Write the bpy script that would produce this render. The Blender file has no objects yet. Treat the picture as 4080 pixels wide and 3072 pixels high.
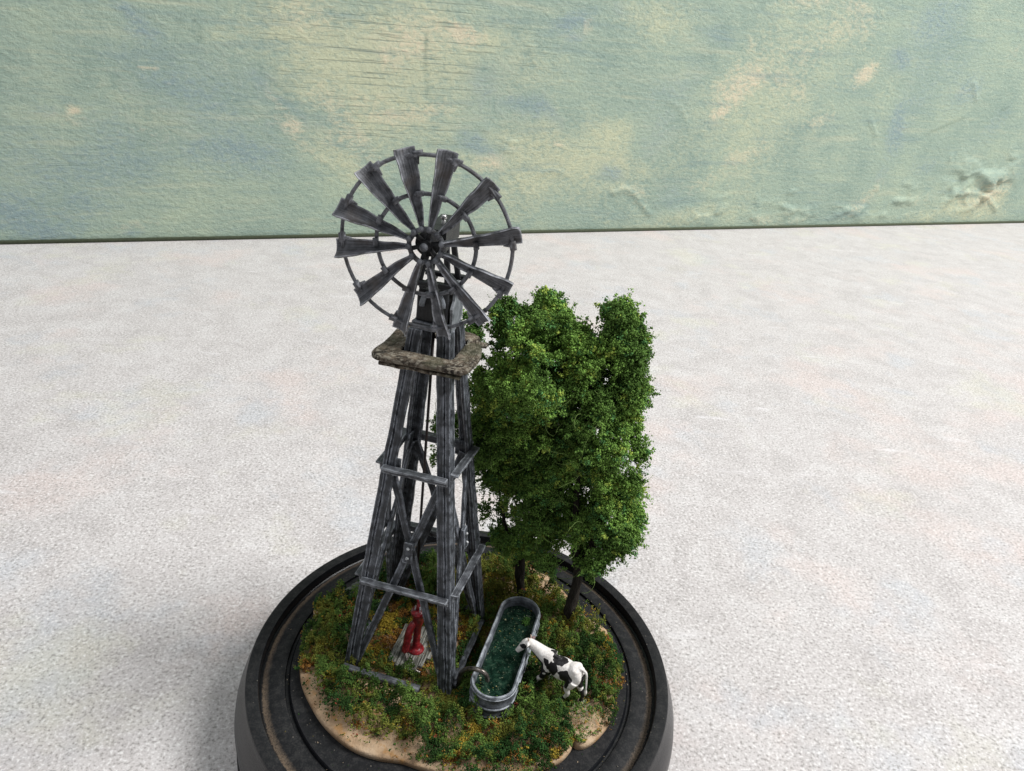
import bpy, bmesh, math, random
import numpy as np
from mathutils import Vector, Matrix, noise as mn
from mathutils.bvhtree import BVHTree
from mathutils.kdtree import KDTree

# All lengths below are centimetres; everything is scaled to metres at the end.
random.seed(7); RNG = np.random.default_rng(7)
PI = math.pi
sc = bpy.context.scene
COL = sc.collection

# ------------------------------------------------------------------ camera
F = 2950.0
CAM = np.array([.69, -16.05, 16.55])
_p, _r = math.radians(25.67), math.radians(5.55)
FWD = np.array([0, math.cos(_p), -math.sin(_p)]); UPV = np.array([0, math.sin(_p), math.cos(_p)]); RX = np.array([1., 0, 0])
R2 = math.cos(_r) * RX + math.sin(_r) * UPV
U2 = -math.sin(_r) * RX + math.cos(_r) * UPV
def ray(x, y): return FWD + (x - 2040) / F * R2 - (y - 1536) / F * U2
def onz(x, y, z):
    d = ray(x, y); return CAM + (z - CAM[2]) / d[2] * d
def pj(P):
    P = np.atleast_2d(P) - CAM; d = P @ FWD
    return np.stack([2040 + F * (P @ R2) / d, 1536 - F * (P @ U2) / d], 1)
cd = bpy.data.cameras.new('camera'); cam = bpy.data.objects.new('camera', cd); COL.objects.link(cam)
cd.sensor_width = 36; cd.lens = F / 4080 * 36; cd.clip_start = .005; cd.clip_end = 50
cam.matrix_world = Matrix(((R2[0], U2[0], -FWD[0], CAM[0]), (R2[1], U2[1], -FWD[1], CAM[1]), (R2[2], U2[2], -FWD[2], CAM[2]), (0, 0, 0, 1)))
sc.camera = cam

# ------------------------------------------------------------------ noise in numpy
_tab = np.random.default_rng(3).random((4096,))
def vnoise(P, seed=0):
    P = np.asarray(P, float); I = np.floor(P).astype(np.int64); f = P - I; f = f * f * (3 - 2 * f)
    def h(i, j, k): return _tab[((i * 73856093) ^ (j * 19349663) ^ (k * 83492791) ^ (seed * 2654435)) & 4095]
    r = 0
    for a in (0, 1):
        for b in (0, 1):
            for c in (0, 1):
                w = (f[:, 0] if a else 1 - f[:, 0]) * (f[:, 1] if b else 1 - f[:, 1]) * (f[:, 2] if c else 1 - f[:, 2])
                r = r + w * h(I[:, 0] + a, I[:, 1] + b, I[:, 2] + c)
    return r
def fbm(P, o=3, seed=0):
    P = np.asarray(P, float); s = 0; a = .5; t = 0
    for i in range(o): s = s + a * vnoise(P * 2 ** i + 17.3 * i, seed + i); t += a; a *= .5
    return s / t
def v3(x, y, z=0.): return np.stack([x, y, np.full_like(np.asarray(x, float), z)], 1)

# ------------------------------------------------------------------ object helpers
def tag(o, label=None, cat=None, group=None, kind=None):
    if label: o['label'] = label
    if cat: o['category'] = cat
    if group: o['group'] = group
    if kind: o['kind'] = kind
    return o
def empty(name, loc=(0, 0, 0), **k):
    o = bpy.data.objects.new(name, None); COL.objects.link(o); o.location = loc; o.empty_display_size = .2
    return tag(o, **k)
class MB:
    def __init__(s): s.v = []; s.f = []; s.uv = []; s.sm = []
    def add(s, V, Fc, UV=None, smooth=True):
        o = len(s.v); s.v.extend([tuple(map(float, p)) for p in V])
        for i, fc in enumerate(Fc):
            s.f.append([o + a for a in fc]); s.uv.append(UV[i] if UV else [(0., 0.)] * len(fc)); s.sm.append(smooth)
        return s
    def build(s, name, mat, parent=None, sharp=None):
        me = bpy.data.meshes.new(name); me.from_pydata(s.v, [], s.f)
        uv = me.uv_layers.new(name='UVMap'); k = 0
        flat = [c for u in s.uv for p in u for c in p]
        uv.data.foreach_set('uv', flat)
        me.polygons.foreach_set('use_smooth', s.sm)
        me.materials.append(mat)
        o = bpy.data.objects.new(name, me); COL.objects.link(o)
        if parent:
            o.parent = parent; l = parent.location
            q = parent
            off = Vector((0, 0, 0))
            while q: off = off + q.location; q = q.parent
            me.transform(Matrix.Translation(-off))
        if sharp is not None:
            try: me.set_sharp_from_angle(angle=math.radians(sharp))
            except Exception: pass
        return o
def sweep(mb, sec, path, U, V, scales=None, cap=True, jit=0., uvo=None, closed=False):
    """loft a 2-D section (list of (a,b)) along path; U,V frame vectors (fixed or per point)"""
    n = len(sec); m = len(path); pts = []
    uo = random.random() * 50 if uvo is None else uvo
    per = [0.]
    for i in range(n):
        a, b = sec[i], sec[(i + 1) % n]; per.append(per[-1] + math.hypot(a[0] - b[0], a[1] - b[1]))
    L = [0.]
    for i in range(1, m): L.append(L[-1] + float(np.linalg.norm(np.array(path[i]) - np.array(path[i - 1]))))
    for i, p in enumerate(path):
        u = np.array(U[i] if isinstance(U, list) else U); v = np.array(V[i] if isinstance(V, list) else V)
        s = scales[i] if scales is not None else 1.
        sa, sb = (s if isinstance(s, (tuple, list)) else (s, s))
        for k, (a, b) in enumerate(sec):
            q = np.array(p, float) + u * a * sa + v * b * sb
            if jit: q = q + jit * np.array(mn.noise_vector(Vector(q * 3.1 + uo)))
            pts.append(q)
    Fc = []; UV = []
    mm = m if closed else m - 1
    for i in range(mm):
        j = (i + 1) % m
        for k in range(n):
            k2 = (k + 1) % n
            Fc.append([i * n + k, i * n + k2, j * n + k2, j * n + k])
            l2 = L[i + 1] if i + 1 < m else L[i] + 1
            UV.append([(L[i] + uo, per[k]), (L[i] + uo, per[k + 1]), (l2 + uo, per[k + 1]), (l2 + uo, per[k])])
    if cap and not closed:
        Fc.append(list(range(n))[::-1]); UV.append([(uo, per[k]) for k in range(n)][::-1])
        Fc.append([(m - 1) * n + k for k in range(n)]); UV.append([(uo + .1, per[k]) for k in range(n)])
    mb.add(pts, Fc, UV); return mb
def chamfer(w, h, c=.02):
    w /= 2; h /= 2
    return [(-w + c, -h), (w - c, -h), (w, -h + c), (w, h - c), (w - c, h), (-w + c, h), (-w, h - c), (-w, -h + c)]
def frame(d, hint):
    d = np.array(d, float); d /= np.linalg.norm(d); h = np.array(hint, float)
    a = np.cross(d, h); a /= np.linalg.norm(a); b = np.cross(a, d); return a, b
def bar(mb, p0, p1, w, h, hint=(0, 0, 1), c=.018, n=8, jit=.012, scales=None):
    """rectangular bar: w across (d x hint), h along hint"""
    p0 = np.array(p0, float); p1 = np.array(p1, float); a, b = frame(p1 - p0, hint)
    path = [p0 + (p1 - p0) * i / n for i in range(n + 1)]
    return sweep(mb, chamfer(w, h, c), path, a, b, jit=jit, scales=scales)
def tube(mb, path, r, n=10, jit=0., cap=True, closed=False):
    path = [np.array(p, float) for p in path]; m = len(path); U = []; V = []
    prev = None
    for i in range(m):
        if closed: d = path[(i + 1) % m] - path[i - 1]
        else: d = path[min(i + 1, m - 1)] - path[max(i - 1, 0)]
        d /= np.linalg.norm(d) + 1e-9
        if prev is None:
            h = np.array([0, 0, 1.]) if abs(d[2]) < .9 else np.array([1., 0, 0])
            a = np.cross(d, h)
        else: a = prev - d * (prev @ d)
        a /= np.linalg.norm(a); prev = a; U.append(a); V.append(np.cross(d, a))
    rs = r if isinstance(r, (list, tuple, np.ndarray)) else [r] * m
    sec = [(math.cos(2 * PI * k / n), math.sin(2 * PI * k / n)) for k in range(n)]
    return sweep(mb, sec, path, U, V, scales=[float(x) for x in rs], jit=jit, cap=cap, closed=closed)
def spline(pts, n=8):
    pts = [np.array(p, float) for p in pts]; P = [2 * pts[0] - pts[1]] + pts + [2 * pts[-1] - pts[-2]]; out = []
    for i in range(1, len(P) - 2):
        for k in range(n):
            t = k / n; a, b, c, d = P[i - 1:i + 3]
            out.append(.5 * ((2 * b) + (c - a) * t + (2 * a - 5 * b + 4 * c - d) * t * t + (3 * b - a - 3 * c + d) * t ** 3))
    out.append(pts[-1]); return out
def ball(mb, c, r, n=10, sq=(1, 1, 1)):
    V = []; Fc = []; m = n // 2 + 1
    for i in range(m + 1):
        t = PI * i / m
        for k in range(n):
            a = 2 * PI * k / n
            V.append((c[0] + r * sq[0] * math.sin(t) * math.cos(a), c[1] + r * sq[1] * math.sin(t) * math.sin(a), c[2] + r * sq[2] * math.cos(t)))
    for i in range(m):
        for k in range(n): Fc.append([i * n + k, (i + 1) * n + k, (i + 1) * n + (k + 1) % n, i * n + (k + 1) % n])
    return mb.add(V, Fc)
def lathe(mb, prof, n=128, c=(0, 0, 0)):
    V = []; Fc = []
    for r, z in prof:
        for k in range(n):
            a = 2 * PI * k / n; V.append((c[0] + r * math.cos(a), c[1] + r * math.sin(a), c[2] + z))
    for i in range(len(prof) - 1):
        for k in range(n): Fc.append([i * n + k, i * n + (k + 1) % n, (i + 1) * n + (k + 1) % n, (i + 1) * n + k])
    return mb.add(V, Fc)

# ------------------------------------------------------------------ material helper
class M:
    def __init__(s, name):
        s.m = bpy.data.materials.new(name); s.m.use_nodes = True; s.t = s.m.node_tree; s.b = s.t.nodes['Principled BSDF']
        tc = s.t.nodes.new('ShaderNodeTexCoord'); mp = s.t.nodes.new('ShaderNodeVectorMath'); mp.operation = 'SCALE'; mp.inputs[3].default_value = 100
        s.t.links.new(tc.outputs['Object'], mp.inputs[0]); s.obj = mp.outputs[0]; s.uv = tc.outputs['UV']
    def n(s, ty, **k):
        x = s.t.nodes.new(ty)
        for a, b in k.items(): setattr(x, a, b)
        return x
    def l(s, a, b): s.t.links.new(a, b)
    def setin(s, sock, v):
        if hasattr(v, 'is_output'): s.l(v, sock)
        else: sock.default_value = v
    def noise(s, scale, detail=4, rough=.55, vec=None, dist=0., stretch=None):
        x = s.n('ShaderNodeTexNoise'); x.inputs['Scale'].default_value = scale; x.inputs['Detail'].default_value = detail
        x.inputs['Roughness'].default_value = rough; x.inputs['Distortion'].default_value = dist
        v = vec if vec is not None else s.obj
        if stretch:
            mp = s.n('ShaderNodeMapping'); mp.inputs['Scale'].default_value = stretch[:3]
            if len(stretch) > 3: mp.inputs['Rotation'].default_value = stretch[3:6]
            s.l(v, mp.inputs['Vector']); v = mp.outputs[0]
        s.l(v, x.inputs['Vector']); return x.outputs['Fac']
    def vor(s, scale, vec=None, feature='F1', out='Distance', rnd=1.):
        x = s.n('ShaderNodeTexVoronoi', feature=feature); x.inputs['Scale'].default_value = scale; x.inputs['Randomness'].default_value = rnd
        s.l(vec if vec is not None else s.obj, x.inputs['Vector']); return x.outputs[out]
    def ramp(s, fac, stops, interp='LINEAR'):
        x = s.n('ShaderNodeValToRGB'); x.color_ramp.interpolation = interp; e = x.color_ramp.elements
        while len(e) < len(stops): e.new(.5)
        for i, (p, c) in enumerate(stops):
            e[i].position = p; e[i].color = (c, c, c, 1) if isinstance(c, (int, float)) else (*c, 1)
        s.l(fac, x.inputs[0]); return x.outputs[0]
    def mix(s, fac, a, b, mode='MIX'):
        x = s.n('ShaderNodeMix', data_type='RGBA', blend_type=mode)
        s.setin(x.inputs[0], fac)
        for i, v in ((6, a), (7, b)): s.setin(x.inputs[i], v if hasattr(v, 'is_output') else (*v, 1))
        return x.outputs[2]
    def math(s, op, a, b=0., c=None, clamp=False):
        x = s.n('ShaderNodeMath', operation=op); x.use_clamp = clamp; s.setin(x.inputs[0], a); s.setin(x.inputs[1], b)
        if c is not None: s.setin(x.inputs[2], c)
        return x.outputs[0]
    def attr(s, name):
        x = s.n('ShaderNodeAttribute', attribute_name=name); return x
    def bump(s, h, dist, strength=1., nrm=None):
        x = s.n('ShaderNodeBump'); x.inputs['Distance'].default_value = dist * .01; x.inputs['Strength'].default_value = strength
        s.l(h, x.inputs['Height'])
        if nrm: s.l(nrm, x.inputs['Normal'])
        return x.outputs[0]
    def out(s, col=None, rough=None, nrm=None, metal=None, spec=None):
        if col is not None: s.setin(s.b.inputs['Base Color'], col if hasattr(col, 'is_output') else (*col, 1))
        if rough is not None: s.setin(s.b.inputs['Roughness'], rough)
        if nrm is not None: s.l(nrm, s.b.inputs['Normal'])
        if metal is not None: s.setin(s.b.inputs['Metallic'], metal)
        if spec is not None: s.setin(s.b.inputs['Specular IOR Level'], spec)
        return s.m
    def edge(s, radius):
        bv = s.n('ShaderNodeBevel', samples=4); bv.inputs['Radius'].default_value = radius * .01
        g = s.n('ShaderNodeNewGeometry'); d = s.n('ShaderNodeVectorMath', operation='DOT_PRODUCT')
        s.l(bv.outputs[0], d.inputs[0]); s.l(g.outputs['Normal'], d.inputs[1])
        return s.math('SUBTRACT', 1., d.outputs['Value'], clamp=True)

def drybrush(name, dark, mid, light, edge_amt=1., streak=(1.2, 26), tint=None):
    m = M(name)
    n1 = m.noise(1, 5, .65, vec=m.uv, stretch=(streak[0], streak[1], 1))
    n2 = m.noise(5, 5, .6)
    n3 = m.noise(26, 3, .6)
    f = m.math('ADD', m.math('MULTIPLY', n1, .5), m.math('MULTIPLY', n2, .5))
    c = m.ramp(f, [(.36, dark), (.5, mid), (.70, tuple(.55 * a + .45 * b for a, b in zip(mid, light)))])
    if tint: c = m.mix(m.ramp(m.noise(1.7, 3), [(.52, 0.), (.66, .55)]), c, tint)
    e = m.math('MULTIPLY', m.ramp(m.edge(.055), [(.012, 0.), (.09, 1.)]), m.ramp(n2, [(.38, .05), (.58, 1.)]))
    e = m.math('MULTIPLY', e, edge_amt)
    c = m.mix(e, c, light)
    h = m.math('ADD', m.math('MULTIPLY', n1, .7), m.math('MULTIPLY', n3, .5))
    return m.out(c, m.ramp(n2, [(.3, .42), (.7, .62)]), m.bump(h, .03, .8), spec=.45)

MAT = {}
MAT['tower'] = drybrush('weathered_grey_metal', (.007, .008, .010), (.033, .038, .045), (.36, .39, .44), 1.)
MAT['beam'] = drybrush('worn_grey_beam', (.012, .013, .016), (.07, .075, .085), (.42, .45, .49), 1.)
MAT['head'] = drybrush('black_head_metal', (.002, .002, .0025), (.006, .007, .008), (.035, .04, .048), .9)
MAT['headlight'] = drybrush('pale_brushed_metal', (.03, .034, .04), (.15, .165, .18), (.42, .45, .48), 1.)  # paler head metal, light on the housing's right side put into the colour
MAT['blade'] = drybrush('brushed_blade_metal', (.012, .012, .014), (.085, .09, .10), (.42, .435, .475), 1., streak=(1.0, 12), tint=(.085, .07, .06))
MAT['trough'] = drybrush('galvanised_trough', (.018, .02, .024), (.085, .095, .11), (.46, .50, .54), 1.2, streak=(.6, 12))

MAT['hoop'] = drybrush('bright_worn_edge', (.045, .05, .06), (.17, .19, .215), (.54, .58, .62), 1., streak=(1.0, 8))
def m_platform():
    m = M('aged_wood_platform')
    n1 = m.noise(3.2, 5, .65); n2 = m.noise(11, 4, .6); n3 = m.noise(1, 4, .6, vec=m.uv, stretch=(1.5, 14, 1))
    c = m.ramp(n1, [(.38, (.020, .016, .012)), (.5, (.085, .066, .048)), (.62, (.19, .155, .115))])
    c = m.mix(m.ramp(n2, [(.5, 0.), (.60, .85)]), c, (.28, .255, .205))
    c = m.mix(m.ramp(m.noise(1.3, 3), [(.5, 0.), (.6, .5)]), c, (.08, .085, .05))
    c = m.mix(m.ramp(m.edge(.04), [(.03, 0.), (.25, .7)]), c, (.33, .32, .27))
    return m.out(c, .8, m.bump(m.math('ADD', n2, n3), .07, 1.), spec=.25)
MAT['platform'] = m_platform()

def m_plank():
    m = M('grey_plank_wood')
    n1 = m.noise(1, 6, .7, vec=m.uv, stretch=(1.5, 22, 1))
    c = m.ramp(n1, [(.36, (.025, .025, .02)), (.48, (.13, .13, .11)), (.62, (.36, .36, .33))])
    return m.out(c, .85, m.bump(n1, .05, 1.), spec=.2)
MAT['plank'] = m_plank()

def m_red():
    m = M('red_pump_paint')
    n = m.noise(9, 4)
    c = m.ramp(n, [(.35, (.10, .006, .008)), (.55, (.20, .010, .016)), (.7, (.42, .05, .05))])
    c = m.mix(m.math('MULTIPLY', m.ramp(m.edge(.03), [(.03, 0.), (.3, 1.)]), .5), c, (.55, .16, .13))
    return m.out(c, .32, m.bump(m.noise(14, 3), .02, .6), spec=.5)
MAT['red'] = m_red()

def m_pipe():
    m = M('bent_steel_wire'); n = m.noise(8, 3)
    return m.out(m.ramp(n, [(.3, (.05, .042, .036)), (.6, (.22, .2, .18))]), .34, metal=.85)
MAT['pipe'] = m_pipe()
def m_rod():
    m = M('dark_rod_metal'); return m.out((.018, .013, .012), .4, metal=.4)
MAT['rod'] = m_rod()
def m_bolt():
    m = M('bright_bolt_head'); n = m.noise(20, 3)
    return m.out(m.ramp(n, [(.35, (.10, .11, .12)), (.6, (.52, .54, .55))]), .4, spec=.5)
MAT['bolt'] = m_bolt()

def m_base():
    m = M('black_wooden_stand')
    sx = m.n('ShaderNodeSeparateXYZ'); m.l(m.obj, sx.inputs[0])
    r = m.math('SQRT', m.math('ADD', m.math('POWER', sx.outputs[0], 2), m.math('POWER', sx.outputs[1], 2)))
    n1 = m.noise(4, 6, .7); n2 = m.noise(22, 3, .7)
    col = m.ramp(n1, [(.3, (.004, .0045, .0055)), (.7, (.009, .010, .012))])
    # wipe marks and dust lying on the flat top
    g = m.n('ShaderNodeNewGeometry'); sn = m.n('ShaderNodeSeparateXYZ'); m.l(g.outputs['Normal'], sn.inputs[0])
    up = m.math('GREATER_THAN', sn.outputs[2], .8)
    dust = m.math('MULTIPLY', m.ramp(m.math('ADD', m.math('MULTIPLY', n1, .5), m.math('MULTIPLY', n2, .5)), [(.47, 0.), (.62, 1.)]), up)
    col = m.mix(m.math('MULTIPLY', dust, .3), col, (.07, .066, .06))
    v = m.n('ShaderNodeTexVoronoi'); v.inputs['Scale'].default_value = 7.; m.l(m.obj, v.inputs['Vector'])
    vs = m.n('ShaderNodeSeparateXYZ'); m.l(v.outputs['Color'], vs.inputs[0])
    thr = m.math('MULTIPLY', m.ramp(vs.outputs[0], [(.55, 0.), (1., 1.)]), .13)
    spk = m.math('MULTIPLY', m.math('LESS_THAN', v.outputs['Distance'], thr), up)
    col = m.mix(m.math('MULTIPLY', spk, .4), col, (.30, .27, .23))
    # felt and dust ring in the channel
    rn = m.math('ADD', r, m.math('MULTIPLY', m.math('SUBTRACT', m.noise(9, 4, .7), .5), .16))
    ring = m.math('MULTIPLY', m.ramp(m.math('MULTIPLY', m.math('SUBTRACT', rn, 5.), 1.), [(.38, 0.), (.50, .8), (.55, .9), (.58, 0.)]),
                  m.ramp(n2, [(.34, .25), (.55, 1.)]))
    ring = m.math('MULTIPLY', ring, m.ramp(m.noise(.35, 3), [(.35, .35), (.55, 1.)]))
    col = m.mix(ring, col, (.18, .135, .095))
    rough = m.mix(up, (.27,) * 3, (.72,) * 3)
    h = m.math('ADD', n2, m.math('MULTIPLY', spk, 1.5))
    return m.out(col, rough, m.bump(h, .012, .6), spec=.26)
MAT['base'] = m_base()

def m_clay():
    m = M('tan_clay'); n1 = m.noise(1.6, 5, .6); n2 = m.noise(14, 4, .6)
    c = m.ramp(n1, [(.3, (.27, .17, .095)), (.5, (.40, .28, .175)), (.7, (.50, .38, .26))])
    c = m.mix(m.ramp(m.noise(3.5, 4), [(.56, 0.), (.66, .6)]), c, (.42, .22, .07))
    c = m.mix(m.ramp(n2, [(.6, 0.), (.7, .6)]), c, (.22, .10, .04))
    return m.out(c, .8, m.bump(n2, .03, .8), spec=.2)
MAT['clay'] = m_clay()

def m_attr(name, rough=.85, var=.25, spec=.15, trans=0.):
    m = M(name); a = m.attr('Col'); n = m.noise(30, 2)
    c = m.mix(1., a.outputs['Color'], m.ramp(n, [(.3, 1 - var), (.7, 1 + var)]), 'MULTIPLY')
    m.out(c, rough, spec=spec)
    return m.m
MAT['turf'] = m_attr('scatter_turf'); MAT['leaf'] = m_attr('foliage_fibre', .8, spec=.2)
MAT['lichen'] = m_attr('pale_lichen')

def m_cow():
    m = M('painted_cow'); a = m.attr('Col'); n = m.noise(12, 4)
    w = m.ramp(n, [(.3, (.62, .58, .54)), (.6, (.80, .78, .75))])
    k = m.ramp(m.math('ADD', m.math('MULTIPLY', m.noise(7, 4), .25), a.outputs['Fac']), [(.60, 0.), (.63, 1.)])
    c = m.mix(k, w, (.012, .011, .012))
    return m.out(c, m.mix(k, (.5,) * 3, (.45,) * 3), m.bump(n, .025, .7), spec=.35)
MAT['cow'] = m_cow()
def m_flat(name, col, rough=.6, spec=.4, metal=0):
    m = M(name); n = m.noise(6, 3)
    return m.out(m.mix(m.ramp(n, [(.3, 0.), (.7, 1.)]), tuple(c * .75 for c in col), tuple(min(1, c * 1.2) for c in col)), rough, spec=spec, metal=metal)
MAT['hoof'] = m_flat('hoof_paint', (.45, .33, .26)); MAT['cowwhite'] = m_flat('white_cow_paint', (.72, .69, .66))
MAT['ear'] = m_flat('ear_paint', (.16, .10, .10))

def m_water():
    m = M('murky_trough_water'); n1 = m.noise(3, 6, .7, dist=1.5); n2 = m.noise(11, 4, .7, dist=.8)
    c = m.ramp(n1, [(.35, (.0015, .006, .004)), (.5, (.005, .018, .012)), (.66, (.018, .045, .028))])
    c = m.mix(m.ramp(n2, [(.57, 0.), (.68, .7)]), c, (.085, .125, .085))
    c = m.mix(m.ramp(m.noise(8, 3, .6), [(.66, 0.), (.70, .9)]), c, (.36, .36, .22))
    return m.out(c, .16, m.bump(n2, .03, .35), spec=.5)
MAT['water'] = m_water()
def m_bark():
    m = M('dark_bark'); n = m.noise(1, 5, .65, vec=m.uv, stretch=(3, 14, 1))
    c = m.ramp(n, [(.35, (.012, .010, .008)), (.55, (.045, .038, .031)), (.7, (.15, .135, .12))])
    return m.out(c, .85, m.bump(n, .06, 1.), spec=.2)
MAT['bark'] = m_bark()
MAT['innertrough'] = m_flat('painted_trough_rim', (.30, .33, .33), .6)

def m_table():
    m = M('speckled_white_tabletop')
    n1 = m.noise(.16, 4, .6); n2 = m.noise(.45, 5, .7, dist=.5); nf = m.noise(9.5, 3, .72); nm = m.noise(2.2, 4, .7)
    c = m.ramp(n2, [(.3, (.44, .415, .41)), (.5, (.515, .488, .482)), (.7, (.57, .55, .545))])
    c = m.mix(m.ramp(n1, [(.54, 0.), (.66, .55)]), c, (.60, .505, .475))
    c = m.mix(m.ramp(m.noise(.22, 4, .65, stretch=(1, 1, 1, .5, .3, 2.)), [(.56, 0.), (.68, .5)]), c, (.46, .49, .53))
    c = m.mix(m.ramp(m.noise(.19, 4, .65, stretch=(1, 1, 1, 2.5, .3, 1.)), [(.57, 0.), (.68, .4)]), c, (.56, .55, .44))
    c = m.mix(m.ramp(nf, [(.36, .8), (.46, 0.)]), c, (.24, .23, .215))
    c = m.mix(m.ramp(nf, [(.54, 0.), (.66, .8)]), c, (.76, .75, .74))
    c = m.mix(m.ramp(nm, [(.60, 0.), (.72, .5)]), c, (.68, .67, .67))
    # a few wiped white dabs towards the back
    d = m.noise(1., 3, .5, stretch=(.28, 1.0, 1, 0, 0, -.55))
    c = m.mix(m.ramp(d, [(.67, 0.), (.80, .45)]), c, (.78, .77, .79))
    v = m.n('ShaderNodeTexVoronoi'); v.inputs['Scale'].default_value = .42; m.l(m.obj, v.inputs['Vector'])
    vs = m.n('ShaderNodeSeparateXYZ'); m.l(v.outputs['Color'], vs.inputs[0])
    sp = m.math('LESS_THAN', v.outputs['Distance'], m.math('MULTIPLY', m.ramp(vs.outputs[0], [(.4, 0.), (1., 1.)]), .035))
    c = m.mix(m.math('MULTIPLY', sp, .6), c, (.22, .21, .2))
    return m.out(c, .62, m.bump(m.math('ADD', nf, m.math('MULTIPLY', nm, .3)), .04, .5), spec=.35)
MAT['table'] = m_table()

# ------------------------------------------------------------------ table and painted board
ZT = -2.3
mb = MB(); mb.add([(-150, -60, ZT), (220, -60, ZT), (220, 260, ZT), (-150, 260, ZT)], [[0, 1, 2, 3]], smooth=False)
tag(mb.build('table_top', MAT['table']), kind='structure')

B0 = onz(0, 972, ZT); B1 = onz(4080, 887, ZT)
bu = (B1 - B0); bu[2] = 0; BL = np.linalg.norm(bu); bu /= BL
bn = np.array([bu[1], -bu[0], 0.])                     # faces the camera
def onboard(x, y):
    d = ray(x, y); t = ((B0 - CAM) @ bn) / (d @ bn); P = CAM + t * d
    return (P - B0) @ bu, P[2] - ZT, t
umin, umax = -18., BL + 30.; HB = 62.
gu = np.linspace(umin, umax, 560); gz = np.linspace(0, HB, 260)
UU, ZZ = np.meshgrid(gu, gz); uf = UU.ravel(); zf = ZZ.ravel()
PW = B0[None, :] + uf[:, None] * bu; PW[:, 2] = ZT + zf
scr = pj(PW)                                           # used only to size features along the board
wx = (fbm(v3(uf * .22, zf * .22), 4, 5) - .5); wy = (fbm(v3(uf * .22, zf * .22), 4, 9) - .5)
def blob(x, y, rx, ry, ang=0.):
    """elongated paint patch on the board around a given spot"""
    u0, z0, t = onboard(x, y); s = t / F
    a = math.radians(ang); du = uf - u0 + wx * rx * s * 1.7; dz = zf - z0 + wy * ry * s * 1.7 + wx * rx * s * .5
    p = (du * math.cos(a) + dz * math.sin(a)) / (rx * s * 1.15); q = (-du * math.sin(a) + dz * math.cos(a)) / (ry * s)
    return np.exp(-(p * p + q * q))
blue = np.zeros_like(uf); warm = np.zeros_like(uf); yell = np.zeros_like(uf); hgt = np.zeros_like(uf)
for b in [(250, 760, 560, 260, 0, .62), (700, 420, 450, 300, -20, .5), (2000, 420, 300, 120, -10, .4), (3750, 350, 300, 300, 20, .45), (60, 900, 300, 110, 0, .9), (150, 760, 200, 90, -10, .5), (520, 60, 130, 50, -30, .8), (590, 140, 90, 45, -20, .8), (740, 400, 220, 110, -35, .7),
          (880, 620, 260, 110, -10, .85), (980, 580, 60, 22, 0, .9), (1000, 320, 90, 90, -40, .6), (1100, 430, 160, 28, -40, .7), (950, 720, 200, 60, 0, .5),
          (2250, 90, 120, 50, 20, .9), (2280, 150, 60, 30, 0, .8), (2460, 30, 60, 60, 0, .5), (1960, 330, 120, 110, 0, .6), (2150, 430, 180, 50, -20, .8),
          (1950, 560, 130, 60, -30, .8), (2430, 700, 70, 40, 0, .7), (2850, 150, 140, 60, 0, .6), (2700, 350, 150, 90, 10, .5), (2650, 500, 110, 140, 0, .5),
          (3750, 130, 150, 190, 0, .7), (3600, 240, 90, 60, 0, .8), (3570, 520, 80, 120, 10, .9), (3630, 460, 130, 90, 30, .6), (3860, 370, 130, 90, 30, .7),
          (3700, 660, 130, 50, 10, .5), (2690, 770, 110, 110, 20, .55), (3500, 700, 100, 50, 30, .5), (200, 450, 70, 40, 0, .6), (30, 400, 80, 60, 0, .3),
          (540, 930, 40, 18, 0, .9), (3980, 480, 120, 60, 50, .5), (2000, 20, 200, 40, 0, .35), (1260, 500, 60, 60, 0, .4)]:
    blue = np.maximum(blue, b[5] * blob(*b[:5]))
for b in [(3150, 250, 420, 180, 30, .42), (3300, 60, 350, 90, 0, .45), (1840, 140, 90, 55, 0, 1.), (1650, 160, 230, 110, 0, .75), (1250, 60, 120, 110, 0, .5), (1400, 520, 220, 130, -35, .6), (1280, 400, 120, 80, -30, .6),
          (1140, 500, 70, 50, -30, .8), (1090, 420, 80, 24, -45, .6), (1660, 440, 200, 40, 0, .7), (1500, 400, 160, 60, 0, .5), (1960, 640, 90, 45, 10, .8),
          (2520, 780, 110, 50, -25, .5), (2980, 310, 160, 90, 25, .9), (2880, 430, 60, 40, 30, 1.), (3450, 290, 60, 45, 40, 1.), (3360, 140, 260, 90, 20, .55),
          (3130, 300, 120, 80, 20, .6), (3190, 350, 60, 90, 0, .6), (3380, 40, 160, 50, 0, .7), (3200, 20, 120, 40, 0, .7), (3300, 460, 120, 40, 20, .6),
          (2970, 610, 130, 45, 20, .6), (2800, 720, 100, 50, 30, .5), (3050, 880, 260, 30, 5, .6), (3430, 800, 120, 50, 40, .6), (3900, 800, 130, 90, 0, .75),
          (3700, 780, 200, 60, 20, .4), (290, 440, 30, 22, -30, 1.), (290, 480, 80, 40, -30, .5), (600, 275, 45, 12, 0, .9), (550, 560, 130, 60, -20, .4),
          (560, 900, 150, 40, 10, .5), (80, 340, 160, 40, -25, .3), (2340, 105, 22, 40, 0, .8), (2230, 570, 40, 14, -10, .8), (3000, 190, 40, 60, 60, .5),
          (3150, 420, 50, 30, 0, .5), (2060, 590, 50, 12, -10, .5), (1200, 590, 130, 40, -35, .5), (4050, 200, 40, 60, 0, .5)]:
    warm = np.maximum(warm, b[5] * blob(*b[:5]))
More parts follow.
